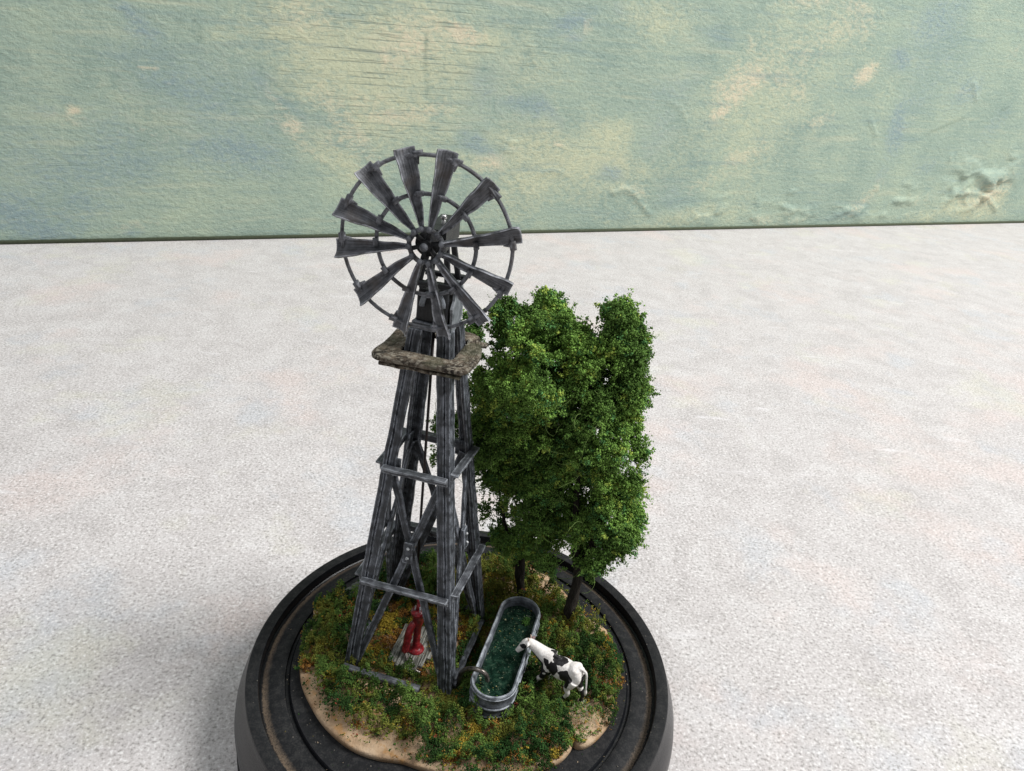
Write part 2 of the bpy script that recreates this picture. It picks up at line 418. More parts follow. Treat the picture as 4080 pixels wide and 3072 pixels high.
for b in [(1500, 250, 480, 260, 0, .9), (2300, 650, 500, 200, 0, .7), (2050, 300, 250, 160, 0, .4), (3100, 400, 500, 300, 20, .45), (1250, 150, 200, 160, 0, .8),
          (1350, 640, 250, 90, -30, .6), (3850, 850, 250, 60, 0, .7), (2750, 860, 260, 50, 10, .5), (2600, 80, 200, 160, 0, .5), (550, 480, 200, 120, -20, .35)]:
    yell = np.maximum(yell, b[5] * blob(*b[:5]))
def stroke(pts, w, h):
    global hgt
    P = [onboard(*p) for p in pts]
    for (a, b) in zip(P[:-1], P[1:]):
        s = a[2] / F; d = np.array([b[0] - a[0], b[1] - a[1]]); L = d @ d
        t = np.clip(((uf - a[0]) * d[0] + (zf - a[1]) * d[1]) / L, 0, 1)
        D = np.hypot(uf - a[0] - t * d[0], zf - a[1] - t * d[1]) / (w * s)
        hgt = np.maximum(hgt, h * np.exp(-D * D))
for S, w, h in [([(2440, 770), (2490, 750), (2530, 775), (2560, 820), (2590, 855)], 8, .30), ([(3835, 700), (3860, 690), (3900, 680), (3945, 700)], 10, .5),
                ([(3860, 730), (3830, 760), (3850, 820)], 10, .4), ([(3870, 770), (3930, 780), (3965, 835)], 11, .45), ([(3900, 720), (3925, 740)], 14, .5),
                ([(3000, 865), (3020, 880), (3035, 895)], 12, .5), ([(3015, 780), (3020, 860)], 9, .22), ([(3465, 470), (3490, 540)], 6, .25),
                ([(3440, 880), (3450, 850)], 9, .3), ([(3670, 885), (3690, 870)], 9, .3), ([(3350, 870), (3380, 860)], 8, .25), ([(2850, 800), (2890, 780), (2905, 790)], 6, .22),
                ([(2010, 560), (2060, 570)], 6, .22), ([(2000, 590), (2045, 605)], 6, .22), ([(1910, 500), (1950, 520)], 6, .18), ([(3780, 640), (3790, 620)], 9, .35),
                ([(3880, 330), (3890, 400)], 8, .3), ([(2660, 400), (2720, 440), (2740, 500)], 5, .15), ([(3560, 870), (3660, 872)], 7, .2),
                ([(2080, 160), (2120, 190), (2130, 240)], 5, .15), ([(2150, 690), (2200, 675), (2240, 690)], 6, .18)]:
    stroke(S, w, h)
groove = np.zeros_like(uf)
_h = hgt; hgt = np.zeros_like(uf)
stroke([(720, 120), (715, 90), (735, 70)], 5, .5); stroke([(770, 75), (790, 100), (795, 160)], 5, .6); stroke([(1697, 140), (1700, 370)], 7, .5); stroke([(1535, -40), (1540, 70)], 7, .4)
stroke([(3700, 530), (3840, 470)], 5, .5); stroke([(3990, 440), (4020, 425)], 5, .5)
groove = hgt; hgt = _h
hgt *= .6
hgt = np.maximum(hgt, blob(3890, 755, 120, 95) * .9 * np.clip((fbm(v3(uf * .55, zf * .75), 3, 71) - .47) * 5, 0, 1) + blob(3300, 850, 600, 60) * .35 * np.clip((fbm(v3(uf * .5, zf * .9), 3, 73) - .54) * 5, 0, 1))
hgt *= np.clip(zf / 1.6 - .1, 0, 1)
hgt += .02 * fbm(v3(uf * 1.1, zf * 1.1), 4, 2)
PW2 = PW + bn[None, :] * hgt[:, None]
nx, nz = len(gu), len(gz)
idx = np.arange(nx * nz).reshape(nz, nx)
faces = np.stack([idx[:-1, :-1], idx[:-1, 1:], idx[1:, 1:], idx[1:, :-1]], -1).reshape(-1, 4)
def np_mesh(name, V, Fc, mat, parent=None, col=None, smooth=True, attrname='Col'):
    k = Fc.shape[1]; me = bpy.data.meshes.new(name)
    me.vertices.add(len(V)); me.vertices.foreach_set('co', np.ascontiguousarray(V, np.float32).ravel())
    me.loops.add(Fc.size); me.loops.foreach_set('vertex_index', np.ascontiguousarray(Fc, np.int32).ravel())
    me.polygons.add(len(Fc)); me.polygons.foreach_set('loop_start', np.arange(0, Fc.size, k, dtype=np.int32))
    me.polygons.foreach_set('loop_total', np.full(len(Fc), k, np.int32))
    me.update(calc_edges=True)
    me.polygons.foreach_set('use_smooth', np.full(len(Fc), smooth))
    if col is not None:
        a = me.color_attributes.new(attrname, 'FLOAT_COLOR', 'POINT')
        a.data.foreach_set('color', np.ascontiguousarray(np.concatenate([col, np.ones((len(col), 1))], 1), np.float32).ravel())
    me.materials.append(mat); me.validate()
    o = bpy.data.objects.new(name, me); COL.objects.link(o)
    if parent:
        o.parent = parent; q = parent; off = Vector((0, 0, 0))
        while q: off = off + q.location; q = q.parent
        me.transform(Matrix.Translation(-off))
    return o
def m_board():
    m = M('painted_plaster_board'); a = m.attr('Col'); s = m.n('ShaderNodeSeparateColor'); m.l(a.outputs['Color'], s.inputs[0])
    B, W, Y = s.outputs[0], s.outputs[1], s.outputs[2]
    g = m.attr('Groove')
    # board frame: u along the board, z up
    ang = -math.atan2(bu[1], bu[0])
    rt = m.n('ShaderNodeMapping'); rt.inputs['Rotation'].default_value = (0, 0, ang); m.l(m.obj, rt.inputs['Vector']); bv = rt.outputs[0]
    nb = m.noise(.55, 6, .7, vec=bv, dist=.6); nd = m.noise(1., 6, .72, vec=bv, stretch=(1.4, 1, 2.6, 0, .6, 0)); nf = m.noise(3.0, 4, .75, vec=bv)
    nh = m.noise(1., 6, .7, vec=bv, stretch=(.14, 1, 3.2)); nl = m.noise(.12, 4, .55, vec=bv)
    rag = m.math('ADD', m.math('MULTIPLY', m.math('SUBTRACT', nd, .5), 2.2), m.math('MULTIPLY', m.math('SUBTRACT', nb, .5), .8))
    def mask(att, lo, hi): return m.ramp(m.math('ADD', att, m.math('MULTIPLY', rag, m.math('ADD', m.math('MULTIPLY', att, .9), .35)), clamp=True), [(lo, 0.), (hi, 1.)])
    base = m.ramp(m.math('ADD', m.math('MULTIPLY', nl, .6), m.math('MULTIPLY', nb, .4)), [(.34, (.245, .335, .285)), (.5, (.315, .405, .33)), (.66, (.385, .465, .35))])
    c = m.mix(m.math('MULTIPLY', mask(Y, .2, .75), .75), base, (.54, .55, .37))
    c = m.mix(m.math('MULTIPLY', m.ramp(nh, [(.5, 0.), (.68, .35)]), 1.), c, (.52, .56, .40))
    c = m.mix(m.math('MULTIPLY', mask(B, .30, .85), .75), c, (.255, .345, .35))
    c = m.mix(m.math('MULTIPLY', mask(B, .65, 1.05), .3), c, (.17, .245, .30))
    c = m.mix(m.math('MULTIPLY', mask(W, .35, .9), .7), c, (.62, .57, .41))
    c = m.mix(m.math('MULTIPLY', mask(W, .72, 1.05), .35), c, (.70, .58, .43))
    c = m.mix(m.ramp(nd, [(.30, .45), (.42, 0.)]), c, (.19, .27, .25))
    c = m.mix(m.ramp(nf, [(.33, .5), (.45, 0.)]), c, (.16, .24, .22))
    c = m.mix(m.ramp(nf, [(.56, 0.), (.70, .4)]), c, (.60, .65, .52))
    # knife marks: fine dark horizontal scratches
    sc1 = m.noise(1., 3, .5, vec=bv, stretch=(.12, 1, 7.))
    sm = m.math('MULTIPLY', m.ramp(sc1, [(.36, 1.), (.41, 0.)]), m.attr('Scratch').outputs['Fac'])
    c = m.mix(m.math('MULTIPLY', sm, .5), c, (.13, .19, .18))
    c = m.mix(g.outputs['Fac'], c, (.16, .22, .17))
    v = m.n('ShaderNodeTexVoronoi'); v.inputs['Scale'].default_value = .12; m.l(bv, v.inputs['Vector'])
    vs = m.n('ShaderNodeSeparateXYZ'); m.l(v.outputs['Color'], vs.inputs[0])
    sp = m.math('LESS_THAN', v.outputs['Distance'], m.math('MULTIPLY', m.ramp(vs.outputs[0], [(.5, 0.), (1., 1.)]), .034))
    c = m.mix(m.math('MULTIPLY', sp, .8), c, (.72, .74, .66))
    dg = m.noise(1., 5, .65, vec=bv, stretch=(.10, 1, .9, 0, -.62, 0)); c = m.mix(m.ramp(dg, [(.33, .5), (.46, 0.)]), c, (.22, .31, .30)); c = m.mix(m.ramp(dg, [(.56, 0.), (.68, .4)]), c, (.50, .52, .38))
    h = m.math('ADD', m.math('MULTIPLY', nd, 1.1), m.math('ADD', m.math('MULTIPLY', nf, .5), m.math('MULTIPLY', sm, -.5)))
    return m.out(c, .6, m.bump(h, .20, .7), spec=.35)
board = empty('backdrop_board', tuple(B0), label='large plaster textured board painted in sage green, blue and cream, standing upright behind the table', cat='backdrop')
bf = np_mesh('painted_face', PW2, faces, m_board(), board, np.stack([blue, warm, yell], 1))
scr_m = np.maximum.reduce([blob(1600, 200, 420, 330), .35 * blob(2150, 270, 150, 60), .35 * blob(150, 640, 300, 60), .3 * blob(1700, 480, 260, 60)])
ga = bf.data.attributes.new('Scratch', 'FLOAT', 'POINT'); ga.data.foreach_set('value', np.clip(scr_m, 0, 1).astype(np.float32))
ga = bf.data.attributes.new('Groove', 'FLOAT', 'POINT'); ga.data.foreach_set('value', groove.astype(np.float32))
mb = MB()
def bp(u, z, d): return B0 + bu * u + bn * d + np.array([0, 0, z])
c8 = [bp(umin, .0, -.02), bp(umax, .0, -.02), bp(umax, HB, -.02), bp(umin, HB, -.02), bp(umin, .0, -1.2), bp(umax, .0, -1.2), bp(umax, HB, -1.2), bp(umin, HB, -1.2)]
mb.add(c8, [[0, 1, 2, 3], [5, 4, 7, 6], [4, 0, 3, 7], [1, 5, 6, 2], [3, 2, 6, 7], [4, 5, 1, 0]], smooth=False)
mb.build('backing_panel', m_flat('board_core', (.08, .09, .06), .8), board)
mb = MB(); bar(mb, bp(umin, .16, .12), bp(umax, .16, .12), .26, .26, jit=0., n=2)
mb.build('bottom_edge', m_flat('olive_board_edge', (.07, .085, .05), .8), board)

# ------------------------------------------------------------------ round black stand
mb = MB()
prof = [(0, -.16), (2, -.16), (4.2, -.16), (4.82, -.165), (4.86, -.20), (4.88, -.27), (4.95, -.27), (4.97, -.20), (5.0, -.185), (5.15, -.19), (5.38, -.25), (5.5, -.31), (5.60, -.33), (5.635, -.30), (5.645, -.05), (5.66, -.01), (5.70, 0),
        (5.93, 0), (5.98, -.015), (6.0, -.05), (6.02, -.12), (6.08, -.28), (6.19, -.55), (6.29, -.85), (6.33, -1.1), (6.32, -1.35), (6.25, -1.62), (6.12, -1.85), (6.06, -1.93), (6.1, -1.98), (6.28, -2.03), (6.34, -2.12), (6.32, -2.29), (0, -2.295)]
lathe(mb, prof[::-1], 200)
stand = mb.build('display_stand', MAT['base'], sharp=38)
tag(stand, 'round black wooden display stand with a dusty channel, standing on the white table', 'display stand')

# ------------------------------------------------------------------ clay slab
SL = [(-4.68, 1.13), (-4.5, 0.68), (-4.59, -0.06), (-4.54, -0.62), (-4.41, -1.14), (-4.21, -1.63), (-3.85, -2.17), (-3.39, -2.72), (-2.86, -3.15), (-2.35, -3.43), (-1.73, -3.59), (-1.14, -3.62), (-0.66, -3.74), (0.13, -3.9), (0.75, -3.92), (1.36, -3.85), (2.04, -3.58), (2.78, -3.21), (3.08, -2.87), (3.17, -2.62), (3.27, -2.7), (3.47, -2.69), (3.79, -2.44), (4.14, -1.95), (4.3, -1.4), (4.4, -0.94), (4.53, -0.46), (4.56, 0.14), (4.48, 0.77), (4.39, 1.36), (4.23, 1.65), (3.92, 1.85), (3.7, 2.02), (3.48, 2.39), (3.07, 3.05), (2.88, 3.28), (2.68, 3.62), (2.49, 3.81), (2.08, 4.06), (1.83, 4.24), (1.21, 4.40), (0.25, 4.29), (-1.26, 3.89), (-1.9, 3.57), (-2.66, 3.08), (-3.44, 2.47), (-3.95, 1.95), (-4.3, 1.7)]
SP = np.array([p[:2] for p in spline([(a, b, 0) for a, b in SL] + [(SL[0][0], SL[0][1], 0)], 4)[:-1]])
def polyinfo(X, Y):
    inside = np.zeros(len(X), bool); D = np.full(len(X), 1e9); n = len(SP)
    for i in range(n):
        a = SP[i]; b = SP[(i + 1) % n]
        cnd = ((a[1] > Y) != (b[1] > Y)); xi = (b[0] - a[0]) * (Y - a[1]) / (b[1] - a[1] + 1e-12) + a[0]
        inside ^= cnd & (X < xi)
        d = b - a; t = np.clip(((X - a[0]) * d[0] + (Y - a[1]) * d[1]) / (d @ d + 1e-12), 0, 1)
        D = np.minimum(D, np.hypot(X - a[0] - t * d[0], Y - a[1] - t * d[1]))
    return inside, D
def ground(X, Y):
    X = np.asarray(X, float); Y = np.asarray(Y, float)
    return .06 + .10 * (fbm(v3(X * .9 + 4, Y * .9), 3, 21))
mb = MB(); V = []; rings = [(.995, -.16), (1.003, -.06), (1.003, .02), (.996, .055), (.985, None), (.95, None), (.9, None), (.8, None), (.65, None), (.5, None), (.35, None), (.2, None), (.05, None)]
for s, z in rings:
    for x, y in SP:
        X, Y = x * s, y * s
        zz = z if z is not None else float(ground([X], [Y])[0]) - (.03 if s > .98 else 0)
        V.append((X, Y, zz + (.02 * mn.noise(Vector((X * 3, Y * 3, zz * 3))) if z is not None and z > -.1 else 0)) )
n = len(SP); Fc = [[i * n + k, i * n + (k + 1) % n, (i + 1) * n + (k + 1) % n, (i + 1) * n + k] for i in range(len(rings) - 1) for k in range(n)]
Fc.append([(len(rings) - 1) * n + k for k in range(n)]); mb.add(V, Fc)
slab = mb.build('clay_ground', MAT['clay'])
tag(slab, 'irregular flat slab of tan clay forming the ground of the miniature, lying on the black stand', 'clay slab')

# ------------------------------------------------------------------ crumbs
def ico():
    bm = bmesh.new(); bmesh.ops.create_icosphere(bm, subdivisions=1, radius=1); V = np.array([v.co[:] for v in bm.verts]); Fc = np.array([[v.index for v in f.verts] for f in bm.faces]); bm.free(); return V, Fc
OCT = (np.array([(1, 0, 0), (-1, 0, 0), (0, 1, 0), (0, -1, 0), (0, 0, 1), (0, 0, -1)], float), np.array([(0, 2, 4), (2, 1, 4), (1, 3, 4), (3, 0, 4), (2, 0, 5), (1, 2, 5), (3, 1, 5), (0, 3, 5)]))
TET = (np.array([(1, 1, 1), (1, -1, -1), (-1, 1, -1), (-1, -1, 1)], float) * .75, np.array([(0, 1, 2), (0, 2, 3), (0, 3, 1), (1, 3, 2)]))
def rotm(N):
    q = RNG.normal(size=(N, 4)); q /= np.linalg.norm(q, axis=1)[:, None]; w, x, y, z = q.T
    return np.stack([1 - 2 * (y * y + z * z), 2 * (x * y - z * w), 2 * (x * z + y * w), 2 * (x * y + z * w), 1 - 2 * (x * x + z * z), 2 * (y * z - x * w), 2 * (x * z - y * w), 2 * (y * z + x * w), 1 - 2 * (x * x + y * y)], 1).reshape(-1, 3, 3)
def cloud(P, size, C, tpl=OCT, aniso=.55, jit=.35):
    TV, TF = tpl; N = len(P); k = len(TV)
    S = size[:, None] * (1 + aniso * (RNG.random((N, 3)) * 2 - 1)); R = rotm(N)
    L = TV[None] * (1 + jit * RNG.normal(size=(N, k, 1))) * S[:, None, :]
    V = np.einsum('nij,nkj->nki', R, L) + P[:, None, :]
    Fc = TF[None] + (np.arange(N) * k)[:, None, None]
    cc = np.repeat(C, k, 0) * (1 + .12 * RNG.normal(size=(N * k, 1)))
    return V.reshape(-1, 3), Fc.reshape(-1, 3), np.clip(cc, 0, 1)

TW = -.229; TC, TS = math.cos(TW), math.sin(TW)
def T(u, v, z):
    k = (z - .2) / 8.84
    return np.array([-1.333 + .1 * k + TC * u - TS * v, .223 + .02 * k + TS * u + TC * v, z])
def half(z): return 1.573 + (.625 - 1.573) * (z - .2) / 8.84
TRC = np.array([1.27, -.53]); TRA = -.22                # trough centre and yaw
tra = np.array([-math.sin(TRA), math.cos(TRA)])         # its long axis
trb = np.array([math.cos(TRA), math.sin(TRA)])

def ground_cover():
    N = 170000
    X = RNG.uniform(-4.9, 4.8, N); Y = RNG.uniform(-4.1, 4.6, N)
    ins, D = polyinfo(X, Y)
    P2 = v3(X, Y)
    m1 = fbm(P2 * 1.25, 4, 31); m2 = fbm(P2 * .55 + 9, 3, 37); m3 = fbm(P2 * 2.6, 3, 41)
    dens = np.clip((m1 - .22) * 7, .42, 1)
    edge = np.where(ins, D, -D)
    ang = np.degrees(np.arctan2(Y, X))
    fl = (ang < -102) & (ang > -163)                                  # bare front left border
    dens = np.where(fl, dens * np.clip((edge - .17 - .6 * (m2 - .45)) * 3.5, 0.05, 1), dens)
    rb = (ang > 15) & (ang < 75)
    dens = np.where(rb, dens * np.clip((edge - .22) * 4, 0.06, 1), dens)
    lobe = np.hypot(X - 3.65, Y + 2.05) < .66; dens = np.where(lobe, .10 * dens + .05, dens)
    lobe = np.hypot((X - 1.9) / 1.5, (Y + 3.72) / .16) < 1; dens = np.where(lobe, dens * .3, dens)
    lobe = np.hypot((X + .1) / .6, (Y + 3.8) / .14) < 1; dens = np.where(lobe, dens * .15, dens)
    for x, y, r in [(-2.45, -.75, .22), (-.35, 1.0, .25), (-.3, .1, .28), (2.35, 3.2, .25), (1.25, 2.35, .15), (-.2, 3.2, .4)]:
        dens = np.where(np.hypot(X - x, Y - y) < r, dens * .15, dens)
    q = np.stack([X, Y], 1) - TRC; la = np.abs(q @ tra); lb = np.abs(q @ trb)
    intr = np.hypot(np.maximum(la - 1.38, 0), lb) < .60
    bw = boards_inside(X, Y)
    tu = (X + 1.33) * TC + (Y - .22) * TS; tv = -(X + 1.33) * TS + (Y - .22) * TC
    sill = (np.abs(tv + 1.86) < .24) & (tu > -1.35) & (tu < .78)
    keep = ins & (RNG.random(N) < dens) & ~intr & (~bw | (RNG.random(N) < .02)) & ~(sill & (RNG.random(N) < .8))
    over = (~ins) & (D < .16) & (RNG.random(N) < .45 * (m1 > .50)) & ~((ang < -112) & (ang > -163)) & ~rb
    keep |= over
    X, Y, m1, m2, m3, edge, ang, bw2, sill, tu, tv = [a[keep] for a in (X, Y, m1, m2, m3, edge, ang, bw, sill, tu, tv)]
    intw = (np.abs(tu) < 1.3) & (np.abs(tv) < 1.3)
    lump = fbm(v3(X * 3.0 + 5, Y * 3.0), 3, 83)
    th = (.09 + np.clip((m1 - .31) * 1.3, 0, .36) + np.clip((lump - .45) * 2.6, 0, .42)) * np.clip(edge * 2.2 + .3, .2, 1)
    kd_n = 5200; CX = RNG.uniform(-5, 5, kd_n); CY = RNG.uniform(-4.3, 4.8, kd_n); CR = RNG.uniform(.07, .19, kd_n); CH = RNG.random(kd_n)
    kt = KDTree(kd_n)
    for q_ in range(kd_n): kt.insert((CX[q_], CY[q_], 0), q_)
    kt.balance(); ci = np.empty(len(X), int); dd = np.empty(len(X))
    for q_ in range(len(X)):
        _, a_, b_ = kt.find((X[q_], Y[q_], 0)); ci[q_] = a_; dd[q_] = b_
    dome = np.sqrt(np.clip(1 - (dd / CR[ci]) ** 2, 0, 1)); dome = np.where(dd < CR[ci], .25 + .75 * dome, .12) * (.45 + .55 * CH[ci])
    th = np.where(intw, th * .35, th)
    leftb = np.exp(-(((X + 4.0) / .8) ** 2 + ((Y - .4) / 1.3) ** 2)); th = th + .26 * leftb * np.clip(.5 + 2 * (lump - .4), 0, 1)
    feet = np.minimum(np.hypot(tu - 1.55, tv + 1.75), np.hypot(tu + 1.6, tv + 1.75)); th = th * np.clip(feet * 1.6, .25, 1)
    cf_ = np.minimum(np.hypot(X - 2.85, Y + 1.45), np.hypot(X - 3.4, Y + 1.5)); th = th * np.clip(cf_ * 1.5, .15, 1)
    tq = np.hypot(X - .95, Y + 2.95); th = th * np.clip(tq * 1.2, .45, 1)
    gap = (tu > 1.5) & (tu < 2.3) & (np.abs(tv) < 1.6) & (X < 1.0); th = np.where(gap, th * .5, th)
    th = np.where(bw2 | sill, 0.02, th)
    hr0 = dome * (.45 + .55 * RNG.random(len(X)) ** .5) * 1.35; Z = ground(X, Y) + .01 + th * hr0 + np.where(bw2, .16, 0)
    Z = np.where(edge < 0, Z - .10 * RNG.random(len(X)), Z)
    dk = np.array([.020, .050, .011]); gr = np.array([.056, .108, .020]); ol = np.array([.165, .175, .032]); yl = np.array([.34, .25, .035]); og = np.array([.30, .145, .035]); rd = np.array([.22, .055, .03])
    bl = np.array([.022, .058, .014]); tn = np.array([.33, .22, .11]); lg = np.array([.10, .17, .035])
    N = len(X); P3 = np.stack([X, Y, Z], 1)
    back = np.clip((Y - .3) / 1.5, 0, 1) * (X > -.8)
    cn = fbm(P3 * 2.0, 3, 301); cn3 = fbm(P3 * 1.2 + 7, 2, 321); rnd = RNG.random(N); hr = np.clip(hr0, 0, 1); cj = np.random.default_rng(11).random(kd_n)[ci]
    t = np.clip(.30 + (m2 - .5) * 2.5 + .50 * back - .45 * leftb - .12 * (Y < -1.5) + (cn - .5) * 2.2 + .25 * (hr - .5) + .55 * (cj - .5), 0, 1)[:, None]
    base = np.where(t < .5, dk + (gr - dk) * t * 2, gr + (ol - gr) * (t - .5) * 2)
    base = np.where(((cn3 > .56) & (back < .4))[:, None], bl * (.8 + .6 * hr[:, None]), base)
    base = np.where(((fbm(P3 * 1.6 + 19, 2, 361) > .62) & (hr > .4))[:, None], lg, base)
    # first layer of ochre and rust scatter shows between the green clumps
    zone = 1.35 * intw + .35 * back + .35 * np.exp(-((X - 3.7) ** 2 + (Y + 1.6) ** 2) / .5) + .12 * (edge < .45)
    oc = (fbm(P3 * 3.4, 2, 311) + .20 * (rnd - .5) + .22 * zone - .30 * hr) > .525
    base = np.where(oc[:, None], yl * (.45 + .6 * rnd[:, None] + .35 * intw[:, None]), base)
    oo = (fbm(P3 * 2.6 + 31, 2, 331) + .16 * (rnd - .5) + .20 * zone * (1 - back) - .34 * hr) > .545
    base = np.where(oo[:, None], og * (.5 + .6 * rnd[:, None]), base)
    rr = (fbm(P3 * 3 + 51, 2, 341) - .1 * hr) > .755; base = np.where(rr[:, None], rd, base)
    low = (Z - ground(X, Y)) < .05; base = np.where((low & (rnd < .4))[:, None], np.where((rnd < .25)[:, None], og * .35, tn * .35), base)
    size = RNG.uniform(.012, .025, N)
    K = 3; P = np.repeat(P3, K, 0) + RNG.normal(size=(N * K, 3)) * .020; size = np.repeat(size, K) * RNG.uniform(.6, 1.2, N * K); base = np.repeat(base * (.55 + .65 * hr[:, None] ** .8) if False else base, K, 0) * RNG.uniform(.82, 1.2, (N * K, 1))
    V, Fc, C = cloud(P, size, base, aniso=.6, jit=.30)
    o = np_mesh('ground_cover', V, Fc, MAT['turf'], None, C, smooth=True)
    tag(o, 'crumbly green, yellow and orange scatter turf covering the clay slab', 'ground cover', kind='stuff')
BQ = np.array([(-1.80, .68), (-2.02, -.74), (-1.28, -1.14), (-.84, -.46), (-1.12, .62)])
def boards_inside(X, Y):
    s = np.zeros(len(X), bool); n = len(BQ)
    for i in range(n):
        a = BQ[i]; b = BQ[(i + 1) % n]; s ^= ((a[1] > Y) != (b[1] > Y)) & (X < (b[0] - a[0]) * (Y - a[1]) / (b[1] - a[1]) + a[0])
    return s
ground_cover()
# dropped crumbs on the black stand
def litter():
    N = 700; a = RNG.uniform(0, 2 * PI, N); r = np.sqrt(RNG.uniform(3.4 ** 2, 5.3 ** 2, N)); X = r * np.cos(a); Y = r * np.sin(a); ins, D = polyinfo(X, Y)
    k = ~ins & (D > .05) & (RNG.random(N) < np.exp(-D * 1.2) + .18); X = X[k]; Y = Y[k]; r = r[k]
    Z = np.where(r < 4.85, -.155, -.20); P = np.stack([X, Y, Z], 1)
    pal = np.array([(.03, .07, .02), (.12, .10, .03), (.30, .24, .17), (.22, .20, .17)]); C = pal[RNG.integers(0, 4, len(X))]
    V, Fc, C = cloud(P, RNG.uniform(.006, .02, len(X)), C)
    tag(np_mesh('turf_litter', V, Fc, MAT['turf'], None, C), 'loose crumbs and dust specks dropped on the black stand around the slab', 'litter', kind='stuff')
litter()
# pale fibrous tuft near the front right of the slab
def tuft():
    c = onz(2325, 2830, .2); mb = MB()
    for i in range(90):
        p = c + np.array([random.gauss(0, .13), random.gauss(0, .26), random.uniform(-.03, .06)]); d = np.array([random.gauss(0, 1), random.gauss(0, 1), random.uniform(0, .6)]) * .09
        tube(mb, spline([p, p + d * .5 + np.array([0, 0, .03]), p + d], 3), .006, 4)
    o = mb.build('lichen_tuft', m_flat('pale_green_fibre', (.34, .38, .24), .9)); tag(o, 'pale green fibrous tuft behind the bare clay corner, below the cow', 'lichen')
tuft()

# ------------------------------------------------------------------ windmill
mill = empty('windmill', (-1.333, .223, .0), label='tall dark grey windmill tower with twelve bladed wheel and square platform', cat='windmill')
# legs: L-section
for sx, sy in ((-1, -1), (1, -1), (1, 1), (-1, 1)):
    mb = MB(); zs = np.linspace(.02, 10.12, 40); path = []; sc_ = []
    L, t, c = .35, .08, .018
    sec = [(0, 0), (-sx * .11, 0), (-sx * .12, -sy * .06), (-sx * .155, -sy * .06), (-sx * .165, 0), (-sx * L, 0), (-sx * L, -sy * t), (-sx * (L - .05), -sy * (t + .035)), (-sx * (L - .09), -sy * t), (-sx * t, -sy * t), (-sx * t, -sy * (L - .09)), (-sx * (t + .035), -sy * (L - .05)), (-sx * t, -sy * L), (0, -sy * L), (0, -sy * .165), (-sx * .06, -sy * .155), (-sx * .06, -sy * .12), (0, -sy * .11)]
    if sx * sy < 0: sec = sec[::-1]
    for z in zs: h = half(z); path.append(T(sx * h, sy * h, z)); sc_.append(1.08 - .014 * z)
    sweep(mb, sec, path, np.array([TC, TS, 0]), np.array([-TS, TC, 0]), scales=sc_, jit=.02)
    mb.build('leg', MAT['tower'], mill, sharp=35)
# faces: cross beams, x-braces, joint plates
def face(i):
    ca, sa = [(1, 0), (0, 1), (-1, 0), (0, -1)][i]
    def Fp(u, out, z):                                   # u along face, out = outward offset from the face plane
        v = -(half(z) + out); return T(ca * u - sa * v, sa * u + ca * v, z)
    nrm = T(0, 0, 0) * 0 + (Fp(0, 1, 1) - Fp(0, 0, 1))
    return Fp, nrm
for i in range(4):
    Fp, nrm = face(i)
    for z, w in ((3.12, .17), (6.5, .17)):
        h = half(z) - .05; mb = MB()
        sl = .10 if i % 2 else .0
        a, b = Fp(-h, .055, z + sl), Fp(h, .055, z)
        ax, bx = frame(b - a, (0, 0, 1)); path = [a + (b - a) * k / 10 for k in range(11)]
        # angle iron: horizontal flange on top, vertical flange below
        s = -1 if (np.array(ax) @ nrm) < 0 else 1
        sec = [(s * -.06, .05), (s * .14, .05), (s * .14, .0), (s * .02, -.01), (s * .02, -.15), (s * -.06, -.15)]
        if s > 0: sec = sec[::-1]
        sweep(mb, sec, path, ax, bx, jit=.014); mb.build('cross_beam', MAT['beam'], mill, sharp=35)
    for sgn in (-1, 1):
        mb = MB(); pa = []; z0, z1 = .12, 6.38
        for k in range(17):
            q = k / 16; z = z0 + (z1 - z0) * q
            u = sgn * ((half(z0) - .26) * (1 - q) * 1.0 - (half(z1) - .22) * q)
            pa.append(Fp(u, -.13 - .045 * sgn, z))
        d = pa[-1] - pa[0]; ax, bx = frame(d, nrm)
        sweep(mb, chamfer(.20, .09, .02), pa, ax, bx, jit=.018); mb.build('brace', MAT['tower'], mill, sharp=35)
    # joint plate with two bolt heads where the braces cross
    q = (half(.12) - .26) / ((half(.12) - .26) + (half(6.38) - .22)); zc = .12 + 6.26 * q
    mb = MB(); bar(mb, Fp(0, .0, zc - .30), Fp(0, .0, zc + .30), .26, .09, hint=nrm, n=4)
    pl = mb.build('joint_plate', MAT['tower'], mill, sharp=35)
    for dz in (-.14, .14):
        mb = MB(); ball(mb, Fp(0, .06, zc + dz), .045); mb.build('bolt', MAT['bolt'], pl)
    # small gusset behind upper beam
    mb = MB(); bar(mb, Fp(-half(6.5) + .3, -.14, 6.25), Fp(-half(6.5) + .3, -.14, 6.7), .3, .05, hint=nrm, n=2); mb.build('gusset', MAT['tower'], mill)
# sills on the ground
for i, (u0, u1) in enumerate(((-1.5, .72), (-1.4, 1.2), (-1.2, 1.3), (-1.3, 1.3))):
    Fp, nrm = face(i); mb = MB(); bar(mb, Fp(u0, .16 if i == 0 else 0, .27 if i == 0 else .36), Fp(u1, .16 if i == 0 else 0, .25 if i == 0 else .34), .18, .17, n=10, jit=.03); mb.build('sill', MAT['beam'] if i == 0 else MAT['tower'], mill)
